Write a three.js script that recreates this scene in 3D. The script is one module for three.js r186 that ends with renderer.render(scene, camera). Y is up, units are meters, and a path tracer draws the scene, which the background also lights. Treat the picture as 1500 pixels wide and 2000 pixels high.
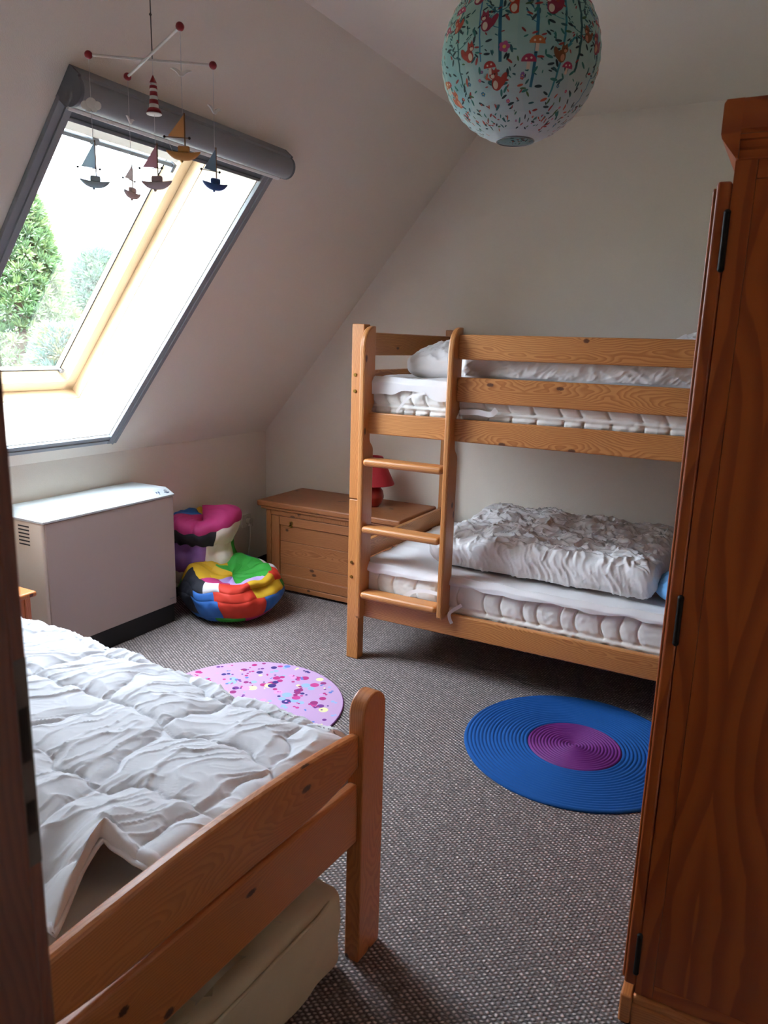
import * as THREE from 'three';
import { RoundedBoxGeometry } from 'three/addons/geometries/RoundedBoxGeometry.js';
import { mergeGeometries, mergeVertices } from 'three/addons/utils/BufferGeometryUtils.js';
import { SimplexNoise } from 'three/addons/math/SimplexNoise.js';

// ------------------------------------------------------------------ camera, sky, exposure
const scene = new THREE.Scene();
const camera = new THREE.PerspectiveCamera(2 * Math.atan(1000 / 1469.64) * 180 / Math.PI, 0.75, 0.03, 200);
camera.position.set(0, 1.41, 0);
camera.rotation.set(-0.2208, 0.4937, 0.0289, 'YXZ');
camera.focus = 2.7; camera.userData.fStop = 9;
const EXPOSURE = 5.6, SKY = 5.2;
{ // overcast sky: brighter towards the zenith, dull ground bounce below the horizon
  const W = 64, H = 64, d = new Float32Array(W * H * 4);
  for (let j = 0; j < H; j++) {
    const el = ((j + 0.5) / H - 0.5) * Math.PI, up = Math.sin(el);
    const l = up > 0 ? (1 + 1.1 * up) / 1.6 : 0.22;
    for (let i = 0; i < W; i++) d.set([l * 0.84, l * 0.98, l * 1.15, 1], (j * W + i) * 4);
  }
  const t = new THREE.DataTexture(d, W, H, THREE.RGBAFormat, THREE.FloatType);
  t.mapping = THREE.EquirectangularReflectionMapping; t.magFilter = t.minFilter = THREE.LinearFilter; t.needsUpdate = true;
  scene.background = t; scene.backgroundIntensity = SKY;
}

// ------------------------------------------------------------------ helpers
const V = (x, y, z) => new THREE.Vector3(x, y, z);
function rng(seed) { let a = seed >>> 0; return () => { a = (a + 0x6d2b79f5) | 0; let t = Math.imul(a ^ (a >>> 15), 1 | a); t = (t + Math.imul(t ^ (t >>> 7), 61 | t)) ^ t; return ((t ^ (t >>> 14)) >>> 0) / 4294967296; }; }
const noiseA = new SimplexNoise({ random: rng(11) }), noiseB = new SimplexNoise({ random: rng(23) });
const n2 = (x, y) => noiseA.noise(x, y), n3 = (x, y, z) => noiseB.noise3d(x, y, z);
const lerp = (a, b, t) => a + (b - a) * t, clamp = (x, a = 0, b = 1) => Math.min(b, Math.max(a, x));
const smooth = (a, b, x) => { const t = clamp((x - a) / (b - a)); return t * t * (3 - 2 * t); };
const used = {};
function numbered(name) { used[name] = (used[name] ?? -1) + 1; return used[name] ? name + '_' + String(used[name]).padStart(3, '0') : name; }
function merge(geos) {
  geos = geos.flat().map((g) => { g = g.index ? g.toNonIndexed() : g; for (const k of Object.keys(g.attributes)) if (!['position', 'normal', 'uv'].includes(k)) g.deleteAttribute(k); if (!g.attributes.uv) g.setAttribute('uv', new THREE.BufferAttribute(new Float32Array(g.attributes.position.count * 2), 2)); return g; });
  return geos.length > 1 ? mergeGeometries(geos) : geos[0];
}
function mesh(name, geo, mat, parent) {
  const m = new THREE.Mesh(Array.isArray(geo) ? merge(geo) : geo, mat);
  m.name = parent ? name : numbered(name); m.castShadow = m.receiveShadow = true;
  if (parent) { const n = parent.children.filter((c) => c.name === name || c.name.startsWith(name + '_0')).length; if (n) m.name = name + '_' + String(n).padStart(3, '0'); parent.add(m); } else scene.add(m);
  return m;
}
function part(name, parent) { const g = new THREE.Group(); const n = parent.children.filter((c) => c.name === name || c.name.startsWith(name + '_0')).length; g.name = n ? name + '_' + String(n).padStart(3, '0') : name; parent.add(g); return g; }
function tag(o, label, category, group) { Object.assign(o.userData, { label, category }); if (group) o.userData.group = group; return o; }
function thing(name, label, category, [x, y, z] = [0, 0, 0], turn = 0, group) { const o = new THREE.Group(); o.name = numbered(name); o.position.set(x, y, z); o.rotation.y = turn; scene.add(o); return tag(o, label, category, group); }
function struct(name, geo, mat, parent) { const m = mesh(name, geo, mat, parent); if (!parent) m.userData.kind = 'structure'; return m; }
const sub = (o, l) => { o.userData.label = l; return o; };
// plain boxes; b = [x0,x1,y0,y1,z0,z1]
function box(b, r = 0, seg = 2) {
  const w = b[1] - b[0], h = b[3] - b[2], d = b[5] - b[4];
  const g = r ? new RoundedBoxGeometry(w, h, d, seg, Math.min(r, w / 2.01, h / 2.01, d / 2.01)) : new THREE.BoxGeometry(w, h, d);
  return g.translate((b[0] + b[1]) / 2, (b[2] + b[3]) / 2, (b[4] + b[5]) / 2);
}
// box-mapped uv in metres
function worldUV(g, s = 1) {
  g = g.index ? g.toNonIndexed() : g; const p = g.attributes.position, n = g.attributes.normal, uv = new Float32Array(p.count * 2);
  for (let i = 0; i < p.count; i++) { const a = [Math.abs(n.getX(i)), Math.abs(n.getY(i)), Math.abs(n.getZ(i))]; const k = a[0] > a[1] && a[0] > a[2] ? 0 : a[1] > a[2] ? 1 : 2; const q = [p.getX(i), p.getY(i), p.getZ(i)]; uv[2 * i] = (k === 0 ? q[2] : q[0]) / s; uv[2 * i + 1] = (k === 1 ? q[2] : q[1]) / s; }
  g.setAttribute('uv', new THREE.BufferAttribute(uv, 2)); return g;
}
// grain uv: texture u runs along the board (1.6 m), v across it (0.4 m)
const grainRand = rng(77);
function grain(g, axis, ov = null, ou = null, scale = 1) {
  g = g.index ? g.toNonIndexed() : g; ov ??= grainRand(); ou ??= grainRand();
  const p = g.attributes.position, n = g.attributes.normal, uv = new Float32Array(p.count * 2); g.computeBoundingBox(); const c = g.boundingBox.getCenter(V(0, 0, 0)).toArray();
  for (let i = 0; i < p.count; i++) {
    const a = [Math.abs(n.getX(i)), Math.abs(n.getY(i)), Math.abs(n.getZ(i))]; let k = a[0] > a[1] && a[0] > a[2] ? 0 : a[1] > a[2] ? 1 : 2;
    const q = [p.getX(i) - c[0], p.getY(i) - c[1], p.getZ(i) - c[2]]; let along = axis, across;
    if (k === axis) { along = (axis + 1) % 3; across = (axis + 2) % 3; uv[2 * i] = ou + q[along] / 6; uv[2 * i + 1] = ov + q[across] / 0.4; continue; }
    across = 3 - axis - k; uv[2 * i] = ou + q[along] / 1.6 / scale; uv[2 * i + 1] = ov + (q[across] + (k > 1 ? 0.013 : 0)) / 0.4 / scale;
  }
  g.setAttribute('uv', new THREE.BufferAttribute(uv, 2)); return g;
}
const board = (b, axis, r = 0.004, ov = null, ou = null) => grain(box(b, r), axis, ov, ou);
function bar(a, b, r, seg = 8, r2 = r) { const d = b.clone().sub(a), g = new THREE.CylinderGeometry(r2, r, d.length(), seg); g.applyQuaternion(new THREE.Quaternion().setFromUnitVectors(V(0, 1, 0), d.clone().normalize())); return g.translate((a.x + b.x) / 2, (a.y + b.y) / 2, (a.z + b.z) / 2); }
function tube(pts, r, seg = 40, rad = 7) { return new THREE.TubeGeometry(new THREE.CatmullRomCurve3(pts.map((p) => V(...p))), seg, r, rad); }
function extrude(shape, depth, bevel = 0, curve = 12) { return new THREE.ExtrudeGeometry(shape, { depth: depth - 2 * bevel, bevelEnabled: bevel > 0, bevelSize: bevel, bevelThickness: bevel, bevelOffset: -bevel, bevelSegments: 2, curveSegments: curve }).translate(0, 0, bevel); }
function shapeOf(pts) { const s = new THREE.Shape(); pts.forEach(([x, y], i) => (i ? s.lineTo(x, y) : s.moveTo(x, y))); s.closePath(); return s; }
// grid surface from f(u,v) -> [x,y,z]
function surface(f, nu, nv, uvS = [1, 1]) {
  const pos = [], uv = [], idx = [];
  for (let j = 0; j <= nv; j++) for (let i = 0; i <= nu; i++) { const p = f(i / nu, j / nv); pos.push(...p); uv.push(i / nu * uvS[0], j / nv * uvS[1]); }
  for (let j = 0; j < nv; j++) for (let i = 0; i < nu; i++) { const a = j * (nu + 1) + i, b = a + 1, c = a + nu + 1, d = c + 1; idx.push(a, b, d, a, d, c); }
  const g = new THREE.BufferGeometry(); g.setAttribute('position', new THREE.Float32BufferAttribute(pos, 3)); g.setAttribute('uv', new THREE.Float32BufferAttribute(uv, 2)); g.setIndex(idx); g.computeVertexNormals(); return g;
}
// soft block: subdivided box with rounded edges, pushed along its normals by disp(point, normal)
function soft(w, h, d, seg, r, disp) {
  let g = new THREE.BoxGeometry(w, h, d, ...seg); const p = g.attributes.position, q = V(0, 0, 0), c = V(0, 0, 0), n = V(0, 0, 0);
  const rr = Math.min(r, w / 2, h / 2, d / 2), rv = [rr, Math.min(r, h / 2), rr];
  g.deleteAttribute('normal'); g.deleteAttribute('uv'); g = mergeVertices(g, 1e-6); const P = g.attributes.position;
  for (let i = 0; i < P.count; i++) {
    q.fromBufferAttribute(P, i); c.set(clamp(q.x, -w / 2 + rr, w / 2 - rr), clamp(q.y, -h / 2 + rv[1], h / 2 - rv[1]), clamp(q.z, -d / 2 + rr, d / 2 - rr));
    n.copy(q).sub(c); if (n.lengthSq() < 1e-12) continue; const L = Math.max(Math.abs(n.x), Math.abs(n.y), Math.abs(n.z)); n.normalize();
    q.copy(c).addScaledVector(n, L); const s = disp ? disp(q, n) : 0; if (typeof s === 'number') q.addScaledVector(n, s); else q.add(s);
    P.setXYZ(i, q.x, q.y, q.z);
  }
  g.computeVertexNormals(); return g;
}
const ridge = (x, y) => { const a = 1 - Math.abs(n2(x, y)); return a * a; };

// ------------------------------------------------------------------ textures
function dataTex(w, h, fn, srgb = true, wrap = THREE.RepeatWrapping) {
  const d = new Uint8Array(w * h * 4), o = [0, 0, 0];
  for (let j = 0; j < h; j++) for (let i = 0; i < w; i++) { fn(i, j, o); const k = (j * w + i) * 4; d[k] = clamp(o[0], 0, 255); d[k + 1] = clamp(o[1], 0, 255); d[k + 2] = clamp(o[2], 0, 255); d[k + 3] = 255; }
  const t = new THREE.DataTexture(d, w, h); t.wrapS = t.wrapT = wrap; t.magFilter = THREE.LinearFilter; t.minFilter = THREE.LinearMipmapLinearFilter; t.generateMipmaps = true; t.anisotropy = 8;
  if (srgb) t.colorSpace = THREE.SRGBColorSpace; t.needsUpdate = true; return t;
}
// pine: rings of a log cut by a plane, with knots. Field values: ring darkness, fibre, knot.
function woodField(W, H, LX, LY, spacing, seed, knotsN, deep = 1, rough = 1) {
  const R = rng(seed), ring = new Float32Array(W * H), knot = new Float32Array(W * H), s0 = seed * 13.7;
  const knots = []; for (let i = 0; i < knotsN; i++) knots.push([R() * LX, R() * LY, 0.008 + R() * 0.009, 0.005 + R() * 0.004]);
  for (let j = 0; j < H; j++) for (let i = 0; i < W; i++) {
    const u = i / W * LX, v = j / H * LY; let vv = v, kn = 0;
    let q0 = 0;
    for (const [ku, kv, ru, rv] of knots) { const du = (u - ku) / ru, dv = (v - kv) / rv, e = du * du + dv * dv; if (e < 80) { q0 += 2.2 * Math.exp(-(du * du / 14 + dv * dv / 4)); if (e < 4) kn = Math.max(kn, 1 - smooth(0.35, 1.5, e + 0.3 * n2(u * 200, v * 200))); } }
    const bend = n2(u * 0.9 + s0, 3.1), dep = deep * (0.028 + 0.032 * n2(u * 1.7 + s0, 9.3) + rough * 0.006 * n2(u * 7 + s0, v * 20)), dv = vv - LY * 0.5 - 0.05 * bend * LY / 0.4;
    const r = Math.sqrt(dv * dv + dep * dep);
    let q = r / spacing + rough * (0.8 * n2(u * 2.5 + s0, v * 9) + 0.18 * n2(u * 14 + s0, v * 50)) + q0; q -= Math.floor(q);
    ring[j * W + i] = smooth(0.2, 0.86, q) * (1 - smooth(0.9, 1, q)); knot[j * W + i] = kn;
  }
  return { W, H, LX, LY, ring, knot };
}
function woodTex(F, light, dark, knotC, contrast = 1, fibre = 0.16) {
  const L = new THREE.Color(light), D = new THREE.Color(dark), K = new THREE.Color(knotC), c = new THREE.Color(), { W, H } = F;
  [L, D, K].forEach((x) => x.convertLinearToSRGB());
  return dataTex(W, H, (i, j, o) => {
    const k = j * W + i, u = i / W * F.LX, v = j / H * F.LY, f = 0.5 + 0.5 * n2(u * 9, v * 420), b = n2(u * 1.3 + 5, v * 5);
    c.copy(L).lerp(D, clamp(F.ring[k] * 0.85 * contrast + f * fibre + b * 0.12)); c.lerp(K, F.knot[k] * 0.85);
    o[0] = c.r * 255; o[1] = c.g * 255; o[2] = c.b * 255;
  }, true, THREE.MirroredRepeatWrapping);
}
const fieldA = woodField(2048, 512, 1.6, 0.4, 0.0062, 5, 13), fieldB = woodField(1024, 512, 1.6, 0.6, 0.05, 9, 0, 5, 0.12), fieldC = woodField(1024, 256, 1.6, 0.4, 0.007, 15, 0);
const std = (o) => new THREE.MeshStandardMaterial(o);
const pineT = woodTex(fieldA, '#cc8d50', '#a25d27', '#4a2410', 0.75), chestT = woodTex(fieldA, '#ab6f44', '#824923', '#3c1c0c', 0.7), redT = woodTex(fieldB, '#b85a22', '#883813', '#40160a', 0.7, 0.07), bedT = woodTex(fieldA, '#cf8248', '#a95826', '#3f1c0c', 0.5), paleT = woodTex(fieldC, '#e3cba9', '#d0b088', '#a07c54', 0.4), jambT = woodTex(fieldA, '#8f4724', '#6a2e14', '#3a180a', 0.5);
const wood = (map, roughness = 0.42) => new THREE.MeshPhysicalMaterial({ map, roughness, clearcoat: 0.25, clearcoatRoughness: 0.35 });
const M = {
  pine: wood(pineT), chest: wood(chestT, 0.5), red: wood(redT, 0.4), bed: wood(bedT, 0.38), pale: wood(paleT, 0.5), jamb: wood(jambT, 0.5),
  wall: null, floor: null,
  white: std({ color: '#ededea', roughness: 0.6 }), cream: std({ color: '#d9d2c4', roughness: 0.5 }), panel: std({ color: '#b0a49c', roughness: 0.5 }),
  black: std({ color: '#15171b', roughness: 0.6 }), alu: std({ color: '#8f9499', roughness: 0.6, metalness: 0.1 }), aluDark: std({ color: '#6f737a', roughness: 0.6, metalness: 0.1 }), steel: std({ color: '#8d9096', roughness: 0.35, metalness: 0.9 }), iron: std({ color: '#1d1a18', roughness: 0.5, metalness: 0.6 }), brass: std({ color: '#8a6a2f', roughness: 0.35, metalness: 0.9 }),
  redGloss: new THREE.MeshPhysicalMaterial({ color: '#8c1a12', roughness: 0.3, clearcoat: 0.6 }), knobRed: std({ color: '#8f1626', roughness: 0.5 }), thread: std({ color: '#cfd2d4', roughness: 0.8 }), cordDark: std({ color: '#55504a', roughness: 0.8 }),
};
{ // white emulsioned plaster with a fine roller texture
  const b = dataTex(512, 512, (i, j, o) => { const x = i / 512 * 2 * Math.PI, y = j / 512 * 2 * Math.PI; const v = 128 + 60 * n3(Math.cos(x) * 16, Math.sin(x) * 16 + Math.cos(y) * 16, Math.sin(y) * 16) + 40 * n3(Math.cos(x) * 40, Math.sin(x) * 40 + Math.cos(y) * 40, Math.sin(y) * 40); o[0] = o[1] = o[2] = v; }, false);
  b.repeat.set(1 / 0.45, 1 / 0.45);
  M.wall = std({ color: '#e7dfd3', roughness: 0.93, bumpMap: b, bumpScale: 0.0007 });
  M.reveal = std({ color: '#eeedea', roughness: 0.85, bumpMap: b, bumpScale: 0.0006 });
}
{ // woven loop carpet: rows of small loops, brown with paler tips
  const S = 1024, tile = 0.32, nx = 30, ny = 26, R = rng(3), tone = new Float32Array(nx * ny); for (let i = 0; i < tone.length; i++) tone[i] = R();
  const field = (i, j) => {
    const u = i / S * nx, v = j / S * ny; const row = Math.floor(v), uu = u + 0.5 * (row % 2), col = Math.floor(uu) % nx; const du = uu - Math.floor(uu) - 0.5, dv = v - row - 0.5;
    const k = (row % ny) * nx + col, tilt = du * 0.9 + dv * 0.55; const h = clamp(1 - Math.pow(Math.hypot(du * 1.05 + dv * 0.3, dv * 1.15), 2) * 4); return [h, tone[k], tilt];
  };
  const warp = (i, j) => { const x = i / S * 6.2832, y = j / S * 6.2832; return 5 * n3(Math.cos(x) * 3, Math.sin(x) * 3 + Math.cos(y) * 3, Math.sin(y) * 3); };
  const map = dataTex(S, S, (i, j, o) => { const w = warp(i, j), [h, t, tl] = field((i + w + S) % S, (j + w * 0.7 + S) % S); const f = 0.9 + 0.2 * R(); const l = (0.43 + 0.42 * h + 0.3 * (t - 0.5) * h + 0.1 * tl) * f; o[0] = 232 * l; o[1] = 214 * l; o[2] = 208 * l; });
  const bump = dataTex(S, S, (i, j, o) => { const w = warp(i, j), [h, t] = field((i + w + S) % S, (j + w * 0.7 + S) % S); o[0] = o[1] = o[2] = 255 * h * (0.75 + 0.25 * t); }, false);
  for (const t of [map, bump]) { t.repeat.set(1 / tile, 1 / tile); t.rotation = 0.5; }
  M.floor = std({ map, bumpMap: bump, bumpScale: 0.005, roughness: 1 });
}
const weave = dataTex(256, 256, (i, j, o) => { o[0] = o[1] = o[2] = 128 + 70 * Math.sin(i / 256 * 6.2832 * 32) * Math.sin(j / 256 * 6.2832 * 32) + 30 * (((i * 7919 + j * 104729) % 97) / 97 - 0.5); }, false); weave.repeat.set(16, 16);
const cloth = (color, o = {}) => new THREE.MeshPhysicalMaterial({ color, roughness: 0.92, sheen: 0.25, sheenRoughness: 0.6, side: THREE.DoubleSide, ...o });
M.linen = cloth('#eceaea'); M.duvet = cloth('#e9e7e6'); M.ticking = cloth('#e9e7e2', { bumpMap: weave, bumpScale: 0.0006 }); M.calico = cloth('#d8c8a6'); M.blueCloth = cloth('#6ba6d6');

// ------------------------------------------------------------------ room shell
const KW = -2.898, BW = -3.79, RW = 0.42, FW = -0.28, CEIL = 2.468;
const th = 50.04 * Math.PI / 180, U = V(Math.cos(th), Math.sin(th), 0), NI = V(Math.sin(th), -Math.cos(th), 0), P0 = V(0, 4.3119, 0);
const SP = (s, z, d) => P0.clone().addScaledVector(U, s).addScaledVector(NI, -d).add(V(0, 0, z)); // slope coordinates: s up the roof, d outwards
const slopeMat = new THREE.Matrix4().makeBasis(U, V(0, 0, 1), NI.clone().negate()).setPosition(P0.x, P0.y, P0.z); // local x = s, y = z, z = d
const toSlope = (g) => { // the basis is left-handed, so the winding is turned round
  g = (g.index ? g.toNonIndexed() : g).applyMatrix4(slopeMat); return flip(g);
};
function flip(g) { for (const a of Object.values(g.attributes)) for (let i = 0; i < a.count; i += 3) for (let k = 0; k < a.itemSize; k++) { const A = a.array, p = (i + 1) * a.itemSize + k, q = (i + 2) * a.itemSize + k, t = A[p]; A[p] = A[q]; A[q] = t; } return g; }
const slopeBox = (s0, s1, z0, z1, d0, d1, r = 0) => toSlope(box([s0, s1, z0, z1, d0, d1], r));
const uvm = (g) => worldUV(g);
struct('floor', uvm(box([-3.1, 1.4, -0.12, 0, -3.95, 1.6])), M.floor);
const sSeam = -4.519, sFold = -2.405, WS0 = -4.377, WS1 = -2.985, WZ0 = -2.48, WZ1 = -1.605;
{
  const gable = (z0, t, hole) => { const s = shapeOf([[KW - 0.12, -0.1], [RW + 0.14, -0.1], [RW + 0.14, CEIL + 0.1], [-1.6, CEIL + 0.1], [KW - 0.12, 0.93]]); if (hole) s.holes.push(new THREE.Path([[-0.445, -0.02], [0.405, -0.02], [0.405, 2.03], [-0.445, 2.03]].map((p) => new THREE.Vector2(...p)))); return uvm(new THREE.ExtrudeGeometry(s, { depth: t, bevelEnabled: false }).translate(0, 0, z0)); };
  struct('wall_back', gable(BW - 0.14, 0.14, false), M.wall); struct('wall_front', gable(FW, 0.14, true), M.wall);
  struct('wall_left', uvm(box([KW - 0.14, KW, -0.1, 0.93, BW - 0.1, FW + 0.1])), M.wall);
  struct('wall_right', uvm(box([RW, RW + 0.14, -0.1, CEIL + 0.1, BW - 0.1, FW + 0.14])), M.wall);
  struct('ceiling', uvm(box([-1.66, RW + 0.14, CEIL, CEIL + 0.14, BW - 0.1, FW + 0.14])), M.wall);
  const s = shapeOf([[sSeam - 0.2, BW - 0.1], [sFold + 0.16, BW - 0.1], [sFold + 0.16, FW + 0.1], [sSeam - 0.2, FW + 0.1]]);
  s.holes.push(new THREE.Path([[WS0, WZ0], [WS1, WZ0], [WS1, WZ1], [WS0, WZ1]].map((p) => new THREE.Vector2(...p))));
  struct('ceiling', toSlope(uvm(new THREE.ExtrudeGeometry(s, { depth: 0.245, bevelEnabled: false }))), M.wall);
}
// hallway behind the camera
struct('wall_hall_left', uvm(box([-1.1, -0.98, -0.05, 2.5, FW + 0.14, 1.6])), M.wall); struct('wall_hall_right', uvm(box([1.1, 1.22, -0.05, 2.5, FW + 0.14, 1.6])), M.wall);
struct('wall_hall_rear', uvm(box([-1.1, 1.22, -0.05, 2.5, 1.48, 1.6])), M.wall); struct('ceiling', uvm(box([-1.1, 1.22, 2.4, 2.52, FW + 0.13, 1.6])), M.wall);
struct('wall_hall_front', [uvm(box([0.5, 1.15, -0.05, 2.45, FW + 0.1, FW + 0.24]))], M.wall);
{ // door lining with strike plate
  const j = new THREE.Group(); j.name = 'trim_1'; j.userData.kind = 'structure'; scene.add(j);
  struct('jamb', [board([-0.447, -0.421, 0, 2.02, -0.286, -0.13], 1), board([-0.447, -0.428, 0, 2.02, -0.30, -0.286], 1)], M.jamb, j);
  struct('jamb', board([0.381, 0.407, 0, 2.02, -0.30, -0.13], 1), M.jamb, j);
  struct('lintel', board([-0.447, 0.407, 2.0, 2.03, -0.30, -0.13], 0), M.jamb, j);
  struct('architrave', board([-0.505, -0.445, 0, 2.09, -0.297, -0.28], 1, 0.005), M.jamb, j); struct('architrave', board([-0.505, 0.41, 2.03, 2.09, -0.297, -0.28], 0, 0.005), M.jamb, j);
  const sp = struct('strike_plate', [box([-0.4285, -0.4277, 1.045, 1.2, -0.2985, -0.2875], 0.0003)], std({ color: '#6b5a50', roughness: 0.5, metalness: 0.4 }), j); struct('latch_hole', [box([-0.4278, -0.4275, 1.07, 1.095, -0.2965, -0.2895], 0.0001), box([-0.4278, -0.4275, 1.125, 1.165, -0.2965, -0.2895], 0.0001)], std({ color: '#33241c', roughness: 0.8 }), j); sub(sp, 'dull grey metal strike plate');
}
struct('baseboard_left', board([KW, KW + 0.012, 0.0, 0.052, BW, -2.72], 2, 0.002), M.black); struct('baseboard_back', board([-2.886, RW, 0.0, 0.052, BW, BW + 0.012], 0, 0.002), M.black);
// roof window
{
  const w = new THREE.Group(); w.name = 'window_1'; w.userData.kind = 'structure'; scene.add(w);
  const ring = (i0, i1, d0, d1, mat, name, axisMat) => { // frame of four bars between inset i0 and i1
    const a = [WS0 + i0, WS1 - i0, WZ0 + i0, WZ1 - i0], b = [WS0 + i1, WS1 - i1, WZ0 + i1, WZ1 - i1];
    const bars = [[[a[0], b[0], a[2], a[3]], 1], [[b[1], a[1], a[2], a[3]], 1], [[b[0], b[1], a[2], b[2]], 0], [[b[0], b[1], b[3], a[3]], 0]];
    for (const [q, ax] of bars) { const g = grain(box([...q, d0, d1], 0.002), ax); struct(name, toSlope(g), mat, w); }
  };
  ring(-0.06, 0.003, 0.246, 0.33, M.pale, 'frame_lining');
  // sash with a bevel down to the glass
  const prof = (len) => { const s = shapeOf([[0.006, 0.302], [0.055, 0.302], [0.09, 0.343], [0.09, 0.37], [0.006, 0.37]]); return s; };
  const mk = (len, place) => { const g = grain(new THREE.ExtrudeGeometry(prof(), { depth: len, bevelEnabled: false }), 2); struct('sash_bar', toSlope(place(g)), M.pale, w); };
  const Ls = WS1 - WS0, Lz = WZ1 - WZ0, B = (x, y, z, t) => (g) => g.applyMatrix4(new THREE.Matrix4().makeBasis(x, y, z).setPosition(...t));
  mk(Lz, B(V(1, 0, 0), V(0, 0, 1), V(0, -1, 0), [WS0, WZ1, 0])); mk(Lz, B(V(-1, 0, 0), V(0, 0, 1), V(0, 1, 0), [WS1, WZ0, 0]));
  mk(Ls, B(V(0, 1, 0), V(0, 0, 1), V(1, 0, 0), [WS0, WZ0, 0])); mk(Ls, B(V(0, -1, 0), V(0, 0, 1), V(-1, 0, 0), [WS1, WZ1, 0]));
  ring(0.088, 0.094, 0.341, 0.3435, M.black, 'gasket');
  struct('pane', slopeBox(WS0 + 0.085, WS1 - 0.085, WZ0 + 0.085, WZ1 - 0.085, 0.352, 0.3524), new THREE.MeshPhysicalMaterial({ color: '#ffffff', roughness: 0, transmission: 1, thickness: 0, ior: 1.45 }), w);
  struct('cladding', [slopeBox(WS0 - 0.1, WS0 + 0.06, WZ0 - 0.1, WZ1 + 0.1, 0.371, 0.39), slopeBox(WS1 - 0.06, WS1 + 0.1, WZ0 - 0.1, WZ1 + 0.1, 0.371, 0.39), slopeBox(WS0, WS1, WZ0 - 0.1, WZ0 + 0.06, 0.371, 0.39), slopeBox(WS0, WS1, WZ1 - 0.06, WZ1 + 0.1, 0.371, 0.39)], M.aluDark, w);
  sub(struct('ventilation_flap', [slopeBox(-3.15, -3.085, WZ0 + 0.12, WZ1 - 0.02, 0.262, 0.302, 0.004)], M.white, w), 'white flap along the top of the sash');
  sub(struct('opening_bar', [slopeBox(-3.172, -3.158, WZ0 + 0.13, WZ1 - 0.03, 0.262, 0.278, 0.004), slopeBox(-3.19, -3.155, WZ0 + 0.122, WZ0 + 0.135, 0.255, 0.3, 0.003), slopeBox(-3.175, -3.15, -1.99, -1.96, 0.26, 0.3, 0.003)], M.aluDark, w), 'grey bar handle');
  sub(struct('corner_hinge', [slopeBox(WS0 + 0.085, WS0 + 0.105, WZ0 + 0.075, WZ0 + 0.095, 0.325, 0.342, 0.003)], M.steel, w), 'small metal corner fitting');
}
{ // blind round the roof window
  const t = thing('roller_blind', 'grey aluminium roller blind with round cassette and side rails around the roof window', 'blind');
  const c = (z0, z1, r) => { const g = new THREE.CylinderGeometry(r, r, z1 - z0, 32); g.rotateX(Math.PI / 2); const p = SP(-2.908, (z0 + z1) / 2, -0.044); return g.translate(p.x, p.y, p.z); };
  mesh('cassette', [c(-2.528, -1.56, 0.04), slopeBox(-2.955, -2.86, -2.527, -1.561, -0.045, -0.001)], M.alu, t);
  for (const [a, b] of [[-2.538, -2.528], [-1.559, -1.549]]) sub(mesh('end_cap', [c(a, b, 0.042), slopeBox(-2.955, -2.86, a + 0.001, b - 0.001, -0.046, -0.001)], M.aluDark, t), 'dark grey round end cap');
  mesh('cassette_lip', slopeBox(-2.962, -2.95, -2.53, -1.56, -0.05, -0.038, 0.003), M.white, t);
  const rail = (z0, z1) => [slopeBox(WS0 - 0.05, -2.945, z0, z1, -0.018, -0.001, 0.002), slopeBox(WS0 - 0.05, -2.945, (z0 + z1) / 2 - 0.004, (z0 + z1) / 2 + 0.002, -0.024, -0.016, 0.001)];
  mesh('side_rail', rail(-2.537, -2.482), M.alu, t); mesh('side_rail', rail(-1.603, -1.55), M.alu, t);
  mesh('bottom_rail', [slopeBox(WS0 - 0.05, WS0 - 0.002, -2.482, -1.603, -0.016, -0.001, 0.002), slopeBox(WS0 - 0.03, WS0 - 0.024, -2.482, -1.603, -0.022, -0.014, 0.001)], M.alu, t);
  sub(mesh('blind_fabric', slopeBox(-2.995, -2.955, -2.482, -1.603, -0.006, -0.004), std({ color: '#6d747c', roughness: 0.9 }), t), 'grey blind cloth, almost fully rolled up');
  mesh('pull_bar', slopeBox(-3.006, -2.994, -2.482, -1.603, -0.012, -0.001, 0.003), M.aluDark, t);
}

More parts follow.
